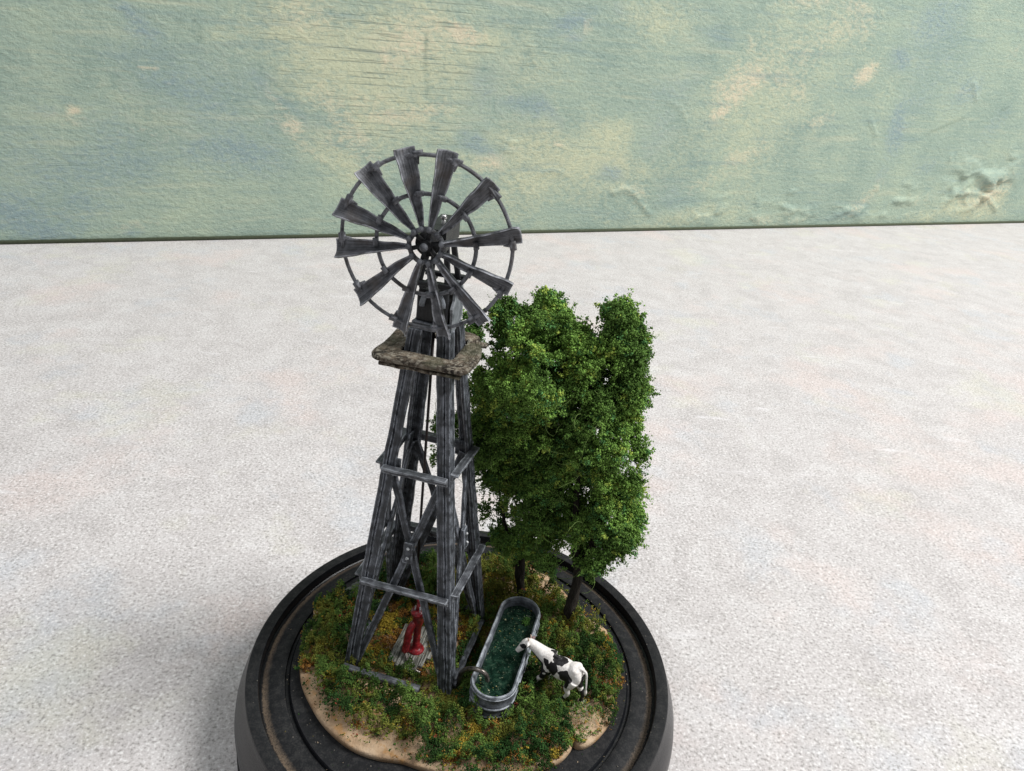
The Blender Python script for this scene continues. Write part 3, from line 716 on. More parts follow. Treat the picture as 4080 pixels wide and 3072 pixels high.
# platform: square ring, rounded corners
mb = MB(); zp = 9.44; ho, hi = 1.19, .64
def rsq(h, r, n=5):
    out = []
    for k, (sx, sy) in enumerate(((1, 1), (-1, 1), (-1, -1), (1, -1))):
        for j in range(n + 1):
            a = k * PI / 2 + j * PI / 2 / n; out.append((sx * (h - r) + r * math.cos(a), sy * (h - r) + r * math.sin(a)))
    res = []
    for j in range(len(out)):
        a, b = np.array(out[j]), np.array(out[(j + 1) % len(out)])
        m_ = max(1, int(np.linalg.norm(b - a) / .14))
        for q in range(m_): res.append(tuple(a + (b - a) * q / m_))
    return res
def pring(h, r, z, N=120):
    P = rsq(h, r); P.append(P[0]); P = np.array(P); L = np.concatenate([[0], np.cumsum(np.hypot(*np.diff(P, axis=0).T))]); s = np.linspace(0, L[-1], N, endpoint=False)
    X = np.interp(s, L, P[:, 0]); Y = np.interp(s, L, P[:, 1])
    o = []
    for k, (x, y) in enumerate(zip(X, Y)):
        if y > 0 and h > .75: x -= (y / ho) * (.46 if x > 0 else .10) * min(1, abs(x) / .8)
        p = T(x, y, z); p = p + np.array(mn.noise_vector(Vector(p * 1.6))) * .04 * (1 if h > 1 else .6); p[2] += .0
        o.append(p)
    return o, [float(a) for a in s]
RG = [(hi, .06, .05), (hi, .06, .13), (hi + .03, .08, .16), (.83, .12, .15), (.98, .16, .15), (ho - .08, .22, .16), (ho - .02, .24, .15), (ho, .24, .12), (ho, .24, .06), (ho - .03, .22, .03), (1.0, .16, .03), (.83, .12, .03)]
V = []; UVs = []
for h, r, dz in RG:
    o, s = pring(h, r, zp + dz); V += o
N = 120; m_ = len(RG); Fc = []; UV = []
for i in range(m_):
    j = (i + 1) % m_
    for k in range(N):
        k2 = (k + 1) % N; Fc.append([i * N + k, i * N + k2, j * N + k2, j * N + k]); UV.append([(s[k], i * .12), (s[k] + .08, i * .12), (s[k] + .08, i * .12 + .12), (s[k], i * .12 + .12)])
mb.add(V, Fc, UV); mb.build('platform', MAT['platform'], mill)
# corner battens of the platform
mb = MB()
for a, b in (((-.95, -1.02, 9.38), (1.0, -1.02, 9.38)), ((-.95, 1.02, 9.38), (1.0, 1.02, 9.38))): bar(mb, T(*a), T(*b), .2, .08, jit=.03)
mb.build('platform_batten', MAT['platform'], mill)
# head: collar band, housing, cap beam, struts, shaft
mb = MB()
for i in range(4):
    ca, sa = [(1, 0), (0, 1), (-1, 0), (0, -1)][i]
    def Q(u, v, z): return T(ca * u - sa * v, sa * u + ca * v, z)
    bar(mb, Q(-.43, -.41, 10.2), Q(.43, -.41, 10.2), .10, .22, n=6, jit=.02)
mb.build('collar', MAT['tower'], mill, sharp=35)
mb = MB(); ov = []
for z, h in ((10.3, .385), (10.6, .39), (10.9, .38), (11.05, .34)): ov.append((z, h))
sec = chamfer(1, 1, .04); sweep(mb, sec, [T(0, 0, z) for z, h in ov], np.array([TC, TS, 0]), np.array([-TS, TC, 0]), scales=[2 * h for z, h in ov], jit=.03)
hs = mb.build('gear_housing', MAT['head'], mill, sharp=40)
mb = MB(); arch = []
for k in range(13):
    a = PI * k / 12; arch.append(T(-.26 * math.cos(a) + .02, -.42, 10.70 + .34 * math.sin(a)))
tube(mb, arch, .065, 8, jit=.02); mb.build('arch_trim', MAT['hoop'], hs)
mb = MB(); ball(mb, T(.22, -.42, 10.52), .05); mb.build('bolt', MAT['bolt'], hs)
mb = MB(); ssec = [(-.50, 9.75), (-.30, 9.7), (-.2, 10.1), (-.05, 10.15), (.42, 10.3), (.45, 10.9), (.25, 11.2), (-.05, 11.3), (-.25, 11.1), (-.30, 10.85), (-.46, 10.7), (-.40, 10.3)]
VV = [T(.44, v * .85, z) for v, z in ssec] + [T(.50, v * .85, z) for v, z in ssec]; k = len(ssec)
mb.add(VV, [list(range(k))[::-1], [k + a for a in range(k)]] + [[a, (a + 1) % k, k + (a + 1) % k, k + a] for a in range(k)], [[(0, 0)] * k, [(z, v * .6) for v, z in ssec]] + [[(0, 0)] * 4] * k, smooth=False)
mb.build('side_plate', MAT['headlight'], mill)  # right face of the housing, painted pale as if lit
mb = MB(); bar(mb, T(-.48, -.42, 11.22), T(.48, -.42, 11.22), .14, .12); bar(mb, T(-.48, .42, 11.22), T(.48, .42, 11.22), .14, .12); bar(mb, T(-.25, -.44, 11.14), T(-.25, .44, 11.14), .12, .1); bar(mb, T(.25, -.44, 11.14), T(.25, .44, 11.14), .12, .1)
mb.build('cap_beam', MAT['head'], mill, sharp=35)
WY = -.124; wn = np.array([math.sin(WY), -math.cos(WY), 0.]); wu = np.array([math.cos(WY), math.sin(WY), 0.]); wv = np.array([0, 0, 1.])
WC = np.array([-1.363, -1.112, 12.36]); WR = 1.845
for sx in (-1, 1):
    for sy in (-1, 1):
        mb = MB(); p1 = WC - wn * (1.15 if sy < 0 else 1.6) + wu * .16 * sx - wv * .0
        bar(mb, T(sx * .34, sy * .38, 11.2), p1, .13, .13, hint=(1, 0, 0)); mb.build('strut', MAT['head'], mill, sharp=35)
mb = MB(); bar(mb, WC - wn * .45 + wu * .08, WC - wn * 1.9 + wu * .05, .46, .50, n=4); mb.build('gearbox', MAT['head'], mill, sharp=35)
mb = MB(); tube(mb, [WC - wn * 1.4, WC - wn * .3, WC + wn * .10], .085, 12); mb.build('shaft', MAT['head'], mill)
mb = MB(); pz = WC - wn * .9 + wv * .42 + wu * .14; tube(mb, [WC - wn * .9 + wv * .1 + wu * .14, pz], .05, 8); ball(mb, pz, .07)
mb.build('oil_cap', m_flat('bright_metal_ball', (.5, .5, .5), .25, metal=.8), mill)
mb = MB(); tube(mb, [T(-.02, -.1, 10.3), T(-.08, -.12, 5.), T(-.02, -.35, 2.4)], .035, 8); mb.build('pump_rod', MAT['rod'], mill)
# wheel
wheel = empty('wheel', (0, 0, 0)); wheel.parent = mill; wheel.location = Vector(WC) - mill.location
def W(r, a, o=0.): return WC + wu * r * math.cos(a) + wv * r * math.sin(a) + wn * o
def ringpath(r, o, n=72, wob=.02): return [W(r + wob * mn.noise(Vector((math.cos(2 * PI * k / n) * 2, math.sin(2 * PI * k / n) * 2, r))), 2 * PI * k / n, o) for k in range(n)]
mb = MB(); tube(mb, ringpath(WR * .985, -.03), .042, 8, closed=True); mb.build('outer_ring', MAT['blade'], wheel)
mb = MB(); tube(mb, ringpath(WR * .575, -.03), .045, 8, closed=True); mb.build('inner_ring', MAT['blade'], wheel)
mb = MB(); tube(mb, ringpath(WR * .19, .0, 36), .055, 8, closed=True); mb.build('hub_ring', MAT['blade'], wheel)
mb = MB()
for k in range(6): tube(mb, [W(.03, k * PI / 3 + .3, -.08), W(WR * .2, k * PI / 3 + .3, -.02)], .05, 6)
tube(mb, [WC - wn * .30, WC - wn * .16], .27, 20); tube(mb, [WC - wn * .2, WC + wn * .02], .12, 10); ball(mb, WC + wn * .1, .085); mb.build('hub', MAT['head'], wheel)
mb = MB(); ball(mb, WC + wn * .15, .09); mb.build('hub_nut', MAT['beam'], wheel)
ANG = [105, 79, 48, 14.5, -19, -47, -75, -104, -137, -171, 163, 133.5]
for ia, ad in enumerate(ANG):
    a = math.radians(ad - 1.5); rd = wu * math.cos(a) + wv * math.sin(a); tg = -wu * math.sin(a) + wv * math.cos(a)   # tg = counter-clockwise seen from the front
    ph = math.radians(36 + random.uniform(-5, 5)); ac = tg * math.cos(ph) + wn * math.sin(ph); nr = -tg * math.sin(ph) + wn * math.cos(ph)
    mb = MB(); path = []; scl = []; n = 16
    r0, r1 = WR * .21, WR * (1.075 + random.uniform(-.02, .02))
    for k in range(n + 1):
        q = k / n; r = r0 + (r1 - r0) * q; w = .09 + (.455 - .09) * min(1, q ** .9)
        if q > .97: w *= .93
        path.append(WC + rd * r + ac * (w * .14) + nr * (.015 * math.sin(q * PI) + .03)); scl.append((w, 1.))
    # curved thin section
    ns = 8; top = []; bot = []
    for k in range(ns + 1):
        x = -.5 + k / ns; zc = .085 * (4 * x * x - 1) * -1 * -1
        top.append((x, zc + .028)); bot.append((x, zc - .028))
    sec = bot + top[::-1]
    tip = len(path)
    sweep(mb, sec, path, ac, nr, scales=scl, jit=.022)
    bl = mb.build('blade', MAT['blade'], wheel, sharp=50)
    # clips where the rings meet the blade
    mb = MB(); e = WC + rd * WR * .985 - ac * .16 + nr * .05
    bar(mb, e - tg * .12 - rd * .0, e + tg * .07, .13, .12, hint=nr, n=3, jit=.02); tube(mb, [e - rd * .03 + nr * .02, e - rd * .2 + nr * .0], [.05, .02], 6); mb.build('rim_clip', MAT['blade'], bl)
    mb = MB(); e = WC + rd * WR * .575 - ac * .05 + nr * .05
    bar(mb, e - tg * .11, e + tg * .05, .11, .10, hint=nr, n=3, jit=.02); mb.build('ring_clip', MAT['blade'], bl)
    mb = MB(); ball(mb, WC + rd * WR * .195 + wn * .05, .07); mb.build('root_rivet', MAT['beam'], bl)

# ------------------------------------------------------------------ well boards, pump, pipes
wc = empty('well_cover', (-1.42, -.2, .1), label='weathered grey plank well cover on the ground under the windmill, the red pump on it', cat='well cover')
d0 = (BQ[2] - BQ[1]); dl = d0 / np.linalg.norm(d0)
fl_, fr_ = np.array(BQ[1]), np.array(BQ[2])
pd = np.array([.18, .98]); pd /= np.linalg.norm(pd); pp = np.array([pd[1], -pd[0]])
smin = min((b - fl_) @ pp for b in BQ); smax = max((b - fl_) @ pp for b in BQ); NP = 9
for k in range(NP):
    s_ = smin + (smax - smin) * (k + .5) / NP; ts = []
    for e in range(5):
        a_, b_ = BQ[e] - fl_, BQ[(e + 1) % 5] - fl_; sa_, sb_ = a_ @ pp, b_ @ pp
        if (sa_ - s_) * (sb_ - s_) < 0: f_ = (s_ - sa_) / (sb_ - sa_); ts.append(float((a_ + (b_ - a_) * f_) @ pd))
    if len(ts) < 2 or max(ts) - min(ts) < .12: continue
    a_ = fl_ + pp * s_ + pd * (min(ts) - random.uniform(0, .06)); b_ = fl_ + pp * s_ + pd * max(ts)
    mb = MB(); bar(mb, (*a_, .30), (*b_, .28), (smax - smin) / NP * .93, .07, n=8, jit=.012)
    mb.build('plank', MAT['plank'], wc, sharp=40)
mb = MB(); bar(mb, (fl_[0] + .05, fl_[1] + .1, .17), (fr_[0] - .02, fr_[1] + .06, .17), .1, .08); mb.build('bearer', m_flat('dark_bearer', (.02, .018, .015), .9), wc)
PB = np.array([-1.33, -.28, .28]); pump = empty('hand_pump', tuple(PB), label='small red hand water pump standing on the grey plank well cover inside the tower', cat='water pump')
ld = np.array([-.05, -.02, 1.]); 
def L_(x, y, z): return PB + np.array([x, y, 0]) + np.array([.03, -.01, 1]) * z
mb = MB(); lathe(mb, [(0, 0), (.23, 0), (.24, .05), (.22, .10), (.15, .14), (.11, .2), (.105, .55), (.115, .9), (.14, 1.0), (.16, 1.12), (.165, 1.35), (.2, 1.38), (.22, 1.42), (.21, 1.5), (.15, 1.54), (.08, 1.56), (0, 1.57)][::-1], 24)
mb.v = [tuple(PB + np.array([p[0] + p[2] * .03, p[1], p[2]])) for p in mb.v]; mb.build('pump_body', MAT['red'], pump)
mb = MB(); tube(mb, spline([L_(.0, 0, 1.12), L_(-.12, -.08, 1.05), L_(-.2, -.16, .85), L_(-.24, -.22, .5), L_(-.27, -.26, .2)], 5), [.10] * 5 + [.105] * 5 + [.11] * 5 + [.105] * 5 + [.11], 12); mb.build('spout', MAT['red'], pump)
mb = MB(); tube(mb, [L_(0, 0, 1.5), L_(.01, 0, 1.85)], .07, 10); ball(mb, L_(.01, 0, 1.9), .1); ball(mb, L_(.01, 0, 2.03), .07); mb.build('pump_cap', MAT['red'], pump)
mb = MB()
for k in range(4):
    a = k * PI / 2 + .4; tube(mb, [L_(.12 * math.cos(a), .12 * math.sin(a), 1.45), L_(.10 * math.cos(a), .10 * math.sin(a), 1.72)], .018, 6)
mb.build('cap_bolts', MAT['bolt'], pump)
mb = MB(); tube(mb, spline([onz(1300 + 800 * .39, 2200 + 970 * .39, .52), onz(1300 + 822 * .39, 2200 + 1070 * .39, .42), onz(1300 + 850 * .39, 2200 + 1150 * .39, .34), onz(1300 + 905 * .39, 2200 + 1205 * .39, .28), onz(1300 + 960 * .39, 2200 + 1235 * .39, .2)], 6), .055, 10)
tag(mb.build('steel_pipe', MAT['pipe']), 'short bent steel pipe curving down from the spout of the red pump to the ground', 'pipe', 'bent steel pipes')
mb = MB(); tube(mb, spline([(-.02, -1.32, .15), (.07, -1.4, .75), (.22, -1.58, 1.12), (.42, -1.74, 1.33), (.62, -1.82, 1.36), (.76, -1.82, 1.22), (.80, -1.80, 1.02)], 6), .065, 10)
tag(mb.build('steel_pipe', MAT['pipe']), 'bent steel pipe arching from the tower over the rim into the trough', 'pipe', 'bent steel pipes')

# ------------------------------------------------------------------ trough
tr = empty('water_trough', (TRC[0], TRC[1], .1), label='long oval grey metal water trough full of green water beside the windmill', cat='trough')
def stad(R, Lh, z, n=18, dx=0.):
    R = R * .955
    out = []
    for k in range(n + 1): a = PI * k / n; out.append((R * math.cos(a), Lh + R * math.sin(a)))
    for k in range(n + 1): a = PI + PI * k / n; out.append((R * math.cos(a), -Lh + R * math.sin(a)))
    res = []
    m_ = 10
    for j in range(len(out)):
        a, b = np.array(out[j]), np.array(out[(j + 1) % len(out)])
        if np.linalg.norm(b - a) > .5:
            for q in range(m_): res.append(a + (b - a) * q / m_)
        else: res.append(a)
    return [np.array([*(TRC + trb * p[0] + tra * p[1]), z]) for p in res]
def stadloft(rows, mat, name, closed=True, jit=.015):
    mb = MB(); V = []; S = [stad(R, L, z) for R, L, z in rows]; n = len(S[0])
    for r_ in S:
        for p in r_: V.append(p + np.array(mn.noise_vector(Vector(p * 2.5))) * jit)
    m_ = len(rows); Fc = []; UV = []
    for i in range(m_ if closed else m_ - 1):
        j = (i + 1) % m_
        for k in range(n):
            k2 = (k + 1) % n; Fc.append([i * n + k, i * n + k2, j * n + k2, j * n + k]); q = k * .12; UV.append([(q, i * .15), (q + .12, i * .15), (q + .12, i * .15 + .15), (q, i * .15 + .15)])
    mb.add(V, Fc, UV); return mb, n, V
LH = 1.37
rows = [(.585, LH, .02), (.59, LH, .3), (.605, LH, .36), (.605, LH, .42), (.58, LH, .46), (.59, LH, .62), (.62, LH, .67), (.625, LH, .74), (.59, LH, .79), (.595, LH, .98), (.63, LH, 1.03), (.64, LH, 1.09), (.61, LH, 1.13), (.56, LH, 1.13), (.54, LH, 1.10), (.53, LH, .9), (.5, LH, .3), (.45, LH, .15)]
mb, n, V = stadloft(rows, None, ''); mb.build('tank_wall', MAT['trough'], tr)
mb = MB(); S = stad(.545, LH, .86); ins_ = []
V = [p for p in S] + [np.array([TRC[0], TRC[1], .86])]
ringsN = [1., .8, .6, .4, .2]; V = []; n = len(S); ctr_a = None
for s in ringsN:
    for p in stad(.545 * s, LH, .86): V.append(p + np.array([0, 0, .012 * mn.noise(Vector(p * 2.2)) + .01 * mn.noise(Vector(p * 6))]))
Fc = [[i * n + k, i * n + (k + 1) % n, (i + 1) * n + (k + 1) % n, (i + 1) * n + k] for i in range(4) for k in range(n)]
Fc.append([4 * n + k for k in range(n)]); mb.add(V, Fc); mb.build('water', MAT['water'], tr)
for R_, z_, r_, nm in ((.60, 1.125, .026, 'rim'), (.632, 1.045, .020, 'hoop'), (.622, .71, .028, 'hoop'), (.607, .39, .026, 'hoop')):
    mb = MB(); st = [p + np.array(mn.noise_vector(Vector(p * 2.5))) * .015 for p in stad(R_, LH, z_)]; st = [p for i_, p in enumerate(st) if i_ == 0 or np.linalg.norm(p - st[i_ - 1]) > .01]
    tube(mb, st, r_, 8, closed=True); mb.build(nm, MAT['hoop'], tr)
# scum floating on the water and moss at its ends
def scum():
    N = 900; A = RNG.uniform(-1.85, 1.85, N); Bv = RNG.uniform(-.5, .5, N); ok = np.hypot(np.maximum(np.abs(A) - LH, 0), Bv) < .50; A, Bv = A[ok], Bv[ok]
    m_ = fbm(v3(A * 2.2, Bv * 2.2), 3, 61); ends = np.exp(-((np.abs(A) - 1.7) / .25) ** 2)
    k = RNG.random(len(A)) < np.clip((m_ - .45) * 2.4, 0, 1) + .5 * ends * (m_ > .45); A, Bv = A[k], Bv[k]
    P = np.array([[*(TRC + tra * a + trb * b), .868] for a, b in zip(A, Bv)])
    pal = np.array([(.02, .06, .03), (.03, .09, .04), (.32, .34, .24), (.12, .16, .10), (.25, .20, .05)]); C = pal[RNG.choice(5, len(P), p=[.35, .35, .10, .12, .08])]
    V, Fc, C = cloud(P, RNG.uniform(.008, .022, len(P)), C); V[:, 2] = .866 + (V[:, 2] - .866) * .5
    np_mesh('pond_scum', V, Fc, MAT['turf'], tr, C)
    # green clumps
    P = []
    for (a, b, s, n_) in ((1.25, .24, .09, 160), (-1.75, -.3, .08, 120), (-1.55, -.42, .07, 80), (-1.7, .2, .05, 30)):
        P = []
        for _ in range(n_): P.append([*(TRC + tra * (a + random.gauss(0, s)) + trb * (b + random.gauss(0, s * .6))), .875 + abs(random.gauss(0, .03))])
        P = np.array(P); C = np.array([(.045, .105, .02)]) * RNG.uniform(.6, 1.8, (len(P), 1))
        V, Fc, C = cloud(P, RNG.uniform(.012, .026, len(P)), C); np_mesh('moss_clump', V, Fc, MAT['turf'], tr, C)
    # moss creeping up outside
    P = []
    for _ in range(260):
        a = random.gauss(PI * 1.5 - .1, .5); r = .61; zz = .15 + abs(random.gauss(0, .13)); P.append([*(TRC + trb * r * math.cos(a) + tra * (-LH + r * math.sin(a))), zz])
    P = np.array(P); C = np.array([(.06, .085, .02)]) * RNG.uniform(.5, 1.8, (len(P), 1)); V, Fc, C = cloud(P, RNG.uniform(.012, .03, len(P)), C); np_mesh('moss_growth', V, Fc, MAT['turf'], tr, C)
scum()

# ------------------------------------------------------------------ cow
CO = np.array([2.80, -1.28, .20]); cf = np.array([-.885, .465, 0]); cf /= np.linalg.norm(cf); cl = np.array([-cf[1], cf[0], 0])
cow = empty('cow', tuple(CO), label='black and white spotted cow drinking from the trough with lowered head', cat='cow')
def K(x, y, z): return CO + (cf * x + cl * y + np.array([0, 0, z])) * .955
def cowmesh():
    mb = MB()
    def caps(pts, n=16): tube(mb, spline([K(*p[:3]) for p in pts], 5), list(np.interp(np.linspace(0, len(pts) - 1, (len(pts) - 1) * 5 + 1), range(len(pts)), [p[3] for p in pts])), n)
    def el(c, r, sq): 
        m2 = MB(); ball(m2, (0, 0, 0), r, 16, sq); V = [K(c[0] + p[0], c[1] + p[1], c[2] + p[2]) for p in m2.v]; mb.add(V, m2.f)
    el((-.02, 0, 1.02), .33, (1.75, .88, 1.0)); el((-.36, 0, 1.13), .30, (.85, .85, .88)); el((.42, 0, 1.06), .31, (.85, .8, 1.08)); el((.05, 0, .90), .28, (1.3, .95, .85))
    el((-.46, .13, 1.02), .2, (.85, .6, 1.25)); el((-.46, -.13, 1.02), .2, (.85, .6, 1.25)); el((.45, .15, .95), .19, (.8, .55, 1.3)); el((.45, -.15, .95), .19, (.8, .55, 1.3))
    el((.30, 0, 1.32), .12, (2.2, .6, .55)); el((-.50, 0, 1.33), .10, (1.4, .8, .6)); el((-.40, .17, 1.25), .10, (1, .6, .8)); el((-.40, -.17, 1.25), .10, (1, .6, .8))
    caps([(.35, 0, 1.14, .27), (.62, 0, 1.20, .205), (.88, 0, 1.30, .155), (1.10, .01, 1.36, .125), (1.17, .02, 1.36, .11)])       # neck
    caps([(.55, 0, .98, .14), (.8, 0, 1.08, .1), (1.0, 0, 1.2, .08)])                      # brisket and dewlap
    caps([(1.14, .01, 1.40, .105), (1.22, .05, 1.30, .125), (1.30, .10, 1.18, .10), (1.37, .145, 1.06, .075), (1.40, .165, 1.0, .07)])  # head
    el((1.25, .06, 1.22), .11, (.7, 1.0, .9)); el((1.12, .0, 1.45), .06, (1, 1, .7))
    # hind legs: left forward, right back
    caps([(-.42, .15, .95, .17), (-.32, .17, .72, .13), (-.25, .17, .56, .085), (-.30, .16, .38, .068), (-.24, .15, .2, .05), (-.17, .15, .07, .058), (-.15, .15, .03, .06)])
    caps([(-.46, -.12, .95, .17), (-.47, -.13, .7, .125), (-.55, -.12, .52, .085), (-.66, -.11, .36, .07), (-.66, -.10, .2, .052), (-.64, -.10, .07, .058), (-.62, -.1, .03, .06)])
    caps([(.46, .14, .85, .13), (.50, .15, .62, .095), (.60, .15, .42, .07), (.66, .14, .36, .065), (.70, .14, .2, .046), (.74, .14, .07, .055), (.75, .14, .03, .058)])
    caps([(.46, -.14, .85, .13), (.46, -.15, .6, .09), (.45, -.15, .4, .066), (.44, -.15, .2, .046), (.45, -.15, .06, .056), (.46, -.15, .03, .058)])
    el((-.30, .0, .68), .10, (1, .9, .8))
    o = mb.build('tmp', MAT['cow'])
    rm = o.modifiers.new('r', 'REMESH'); rm.mode = 'VOXEL'; rm.voxel_size = .018
    s = o.modifiers.new('s', 'SMOOTH'); s.iterations = 5; s.factor = .5
    bpy.context.view_layer.update(); dg = bpy.context.evaluated_depsgraph_get()
    me = bpy.data.meshes.new_from_object(o.evaluated_get(dg)); bpy.data.objects.remove(o)
    return me
me = cowmesh(); me.name = 'body'
nv = len(me.vertices); co = np.empty(nv * 3); me.vertices.foreach_get('co', co); co = co.reshape(-1, 3)
bm = bmesh.new(); bm.from_mesh(me); bvh = BVHTree.FromBMesh(bm); bm.free()
blk = np.zeros(nv)
Lc = np.stack([(co - CO) @ cf, (co - CO) @ cl, co[:, 2] - CO[2]], 1) / .955
def patch(c, r, sq=(1, 1, 1)):
    global blk
    d = (Lc - np.array(c)) / np.array(sq); d = np.linalg.norm(d, axis=1) / r; blk = np.maximum(blk, np.clip(1.5 - d, 0, 1))
wob = (fbm(Lc * 6 + 5, 3, 8) - .5) * .35
Lsave = Lc.copy(); Lc = Lc + np.stack([fbm(Lc * 7 + 3, 2, 1) - .5, fbm(Lc * 7 + 9, 2, 2) - .5, fbm(Lc * 7 + 13, 2, 4) - .5], 1) * .16
for c, r, sq in [((.08, .05, 1.38), .12, (1.3, 1.5, .8)), ((.22, .22, 1.08), .20, (.75, 1, 1.0)), ((.40, .2, 1.20), .12, (1, 1, .8)), ((.10, .05, 1.36), .17, (1.4, 1.2, .7)), ((.32, -.1, 1.38), .12, (1.3, 1, .7)),
                 ((-.20, .28, .98), .21, (.85, 1, 1.15)), ((-.27, .24, .75), .13, (.8, .8, 1)), ((-.05, .26, 1.08), .10, (1, 1, 1)), ((.62, .02, .92), .24, (.8, 1.2, 1.0)), ((.80, .04, 1.08), .15, (1.5, 1.2, .75)), ((1.0, .03, 1.2), .09, (1.6, 1.3, .7)), ((.55, .15, .8), .15, (1, 1, 1)),
                 ((.50, .16, .66), .15, (1, 1, 1.1)), ((.40, .15, .74), .12, (1, 1, 1)), ((1.25, .16, 1.27), .07, (1, 1.2, 1)), ((1.26, -.1, 1.25), .08, (1, 1, 1)),
                 ((-.58, -.12, .72), .14, (1.2, 1.3, .9)), ((-.62, .0, .95), .13, (1, 1.3, 1.2)), ((-.64, -.10, .36), .11, (1.2, 1.3, 1.6)), ((-.62, -.10, .14), .09, (1.4, 1.4, 1.1)), ((-.20, .15, .16), .07, (1, 1.3, 1)),
                 ((-.2, -.28, 1.0), .25, (1, 1, 1)), ((.3, -.28, 1.0), .2, (1, 1, 1)), ((.45, -.15, .5), .13, (1, 1, 1.5)), ((1.13, 0, 1.47), .05, (1, 1, .8))]:
    patch(c, r, sq)
blk = np.clip(blk, 0, 1)
a = me.color_attributes.new('Col', 'FLOAT_COLOR', 'POINT'); a.data.foreach_set('color', np.repeat(np.stack([blk], 1), 4, 1).astype(np.float32).ravel())
me.materials.clear(); me.materials.append(MAT['cow']); me.polygons.foreach_set('use_smooth', [True] * len(me.polygons))
o = bpy.data.objects.new('body', me); COL.objects.link(o); o.parent = cow; me.transform(Matrix.Translation(-Vector(CO)))
mb = MB(); tube(mb, spline([K(-.60, 0, 1.30), K(-.70, 0, 1.22), K(-.74, .01, .95), K(-.76, 0, .65), K(-.76, -.02, .42)], 5), list(np.interp(np.linspace(0, 1, 21), [0, .3, .75, .85, 1], [.045, .03, .025, .045, .02])), 8); mb.build('tail', MAT['cowwhite'], cow)
for s in (-1, 1):
    mb = MB(); tube(mb, [K(1.12, .01 + s * .08, 1.40), K(1.09, .01 + s * .16, 1.43), K(1.07, .01 + s * .24, 1.42)], [.025, .05, .012], 8); mb.build('ear', MAT['cowwhite'] if s > 0 else MAT['ear'], cow)
    mb = MB(); tube(mb, spline([K(1.13, .01 + s * .05, 1.45), K(1.13, .01 + s * .08, 1.53), K(1.15, .01 + s * .07, 1.58)], 3), [.022] * 4 + [.016] * 2 + [.008], 6); mb.build('horn', MAT['hoof'], cow)
for x, y in ((-.14, .15), (-.61, -.10), (.76, .14), (.47, -.15)):
    mb = MB(); lathe(mb, [(.0, -.01), (.068, -.01), (.062, .05), (.05, .07), (0, .075)][::-1], 12); mb.v = [tuple(K(x + p[0] * 1.15, y + p[1], p[2])) for p in mb.v]; mb.build('hoof', MAT['hoof'], cow)

# ------------------------------------------------------------------ trees
def crown(blobs, name_seed, nspr, holes=(), sparse=None):
    """sprig positions: tight tufts spread through a union of spheres broken up by noise"""
    w = np.array([b[3] ** 2.3 for b in blobs]); w /= w.sum(); K = 9; nc = nspr // K
    ch = RNG.choice(len(blobs), nc * 5, p=w); B = np.array(blobs)[ch]
    d = RNG.normal(size=(len(B), 3)); d /= np.linalg.norm(d, axis=1)[:, None]; r = RNG.random(len(B)) ** .30
    P = B[:, :3] + d * (B[:, 3] * r * 1.02)[:, None]
    n = fbm(P * 1.25, 3, name_seed); n2 = fbm(P * 3.2, 2, name_seed + 5)
    thr = .445 + .16 * (n2 - .5)
    if sparse is not None: thr = thr + sparse(P)
    ok = n > thr
    for h in holes: ok &= np.linalg.norm((P - np.array(h[:3])) / np.array([1, 3., 1]), axis=1) > h[3]
    P = P[ok][:nc]
    Q = np.repeat(P, K, 0) + RNG.normal(size=(len(P) * K, 3)) * np.array([.09, .09, .08]); Q[:, 2] -= .25 * ((Q - np.repeat(P, K, 0))[:, :2] ** 2).sum(1) / .1
    return Q
def leaves(P, seed, per=26):
    N = len(P); d = RNG.normal(size=(N, 3)) + np.array([.1, -.1, .55]); d /= np.linalg.norm(d, axis=1)[:, None]
    L = RNG.uniform(.08, .26, N)
    t = RNG.random((N, per)); side = RNG.normal(size=(N, per, 3)) * .035
    bend = RNG.normal(size=(N, 1, 3)) * .10
    Q = P[:, None, :] + d[:, None, :] * (t * L[:, None])[..., None] + bend * (t ** 2)[..., None] + side
    cn = fbm(P * 1.3 + 3, 3, seed + 11)
    g0 = np.array([.090, .175, .034]); g1 = np.array([.20, .355, .07]); g2 = np.array([.33, .43, .08]); g3 = np.array([.085, .215, .065])
    k = np.clip((cn - .38) * 4, 0, 1)[:, None]; C = g0 * (1 - k) + g1 * k
    yy = RNG.random((N, 1)) < np.clip((cn - .56) * 3, .02, .25)[:, None]; C = np.where(yy, g2, C); C = np.where(RNG.random((N, 1)) < .08, g3, C)
    C = np.repeat(C[:, None, :], per, 1) * RNG.uniform(.82, 1.22, (N, per, 1))
    return Q.reshape(-1, 3), RNG.uniform(.009, .025, N * per), C.reshape(-1, 3)
def fibres(mb, P, n, rad=.0065):
    for _ in range(n):
        p = P[random.randrange(len(P))].copy(); d = np.array([random.gauss(0, 1), random.gauss(0, 1), random.gauss(.1, .8)]); d /= np.linalg.norm(d); pts = [p.copy()]
        L = random.uniform(.10, .2); ax = np.array([random.gauss(0, 1), random.gauss(0, 1), random.gauss(0, 1)]); ax /= np.linalg.norm(ax); w = random.uniform(-.7, .7)
        for k in range(random.randint(5, 10)):
            d = d + np.cross(ax, d) * w + np.array([random.gauss(0, .18) for _ in range(3)]); d /= np.linalg.norm(d); p = p + d * L; pts.append(p.copy())
        tube(mb, spline(pts, 3), rad, 4)
def limb(mb, pts, r, n=10, jit=.03):
    S = spline(pts, 6); rr = np.interp(np.linspace(0, 1, len(S)), np.linspace(0, 1, len(r)), r); tube(mb, S, list(rr), n, jit=jit)
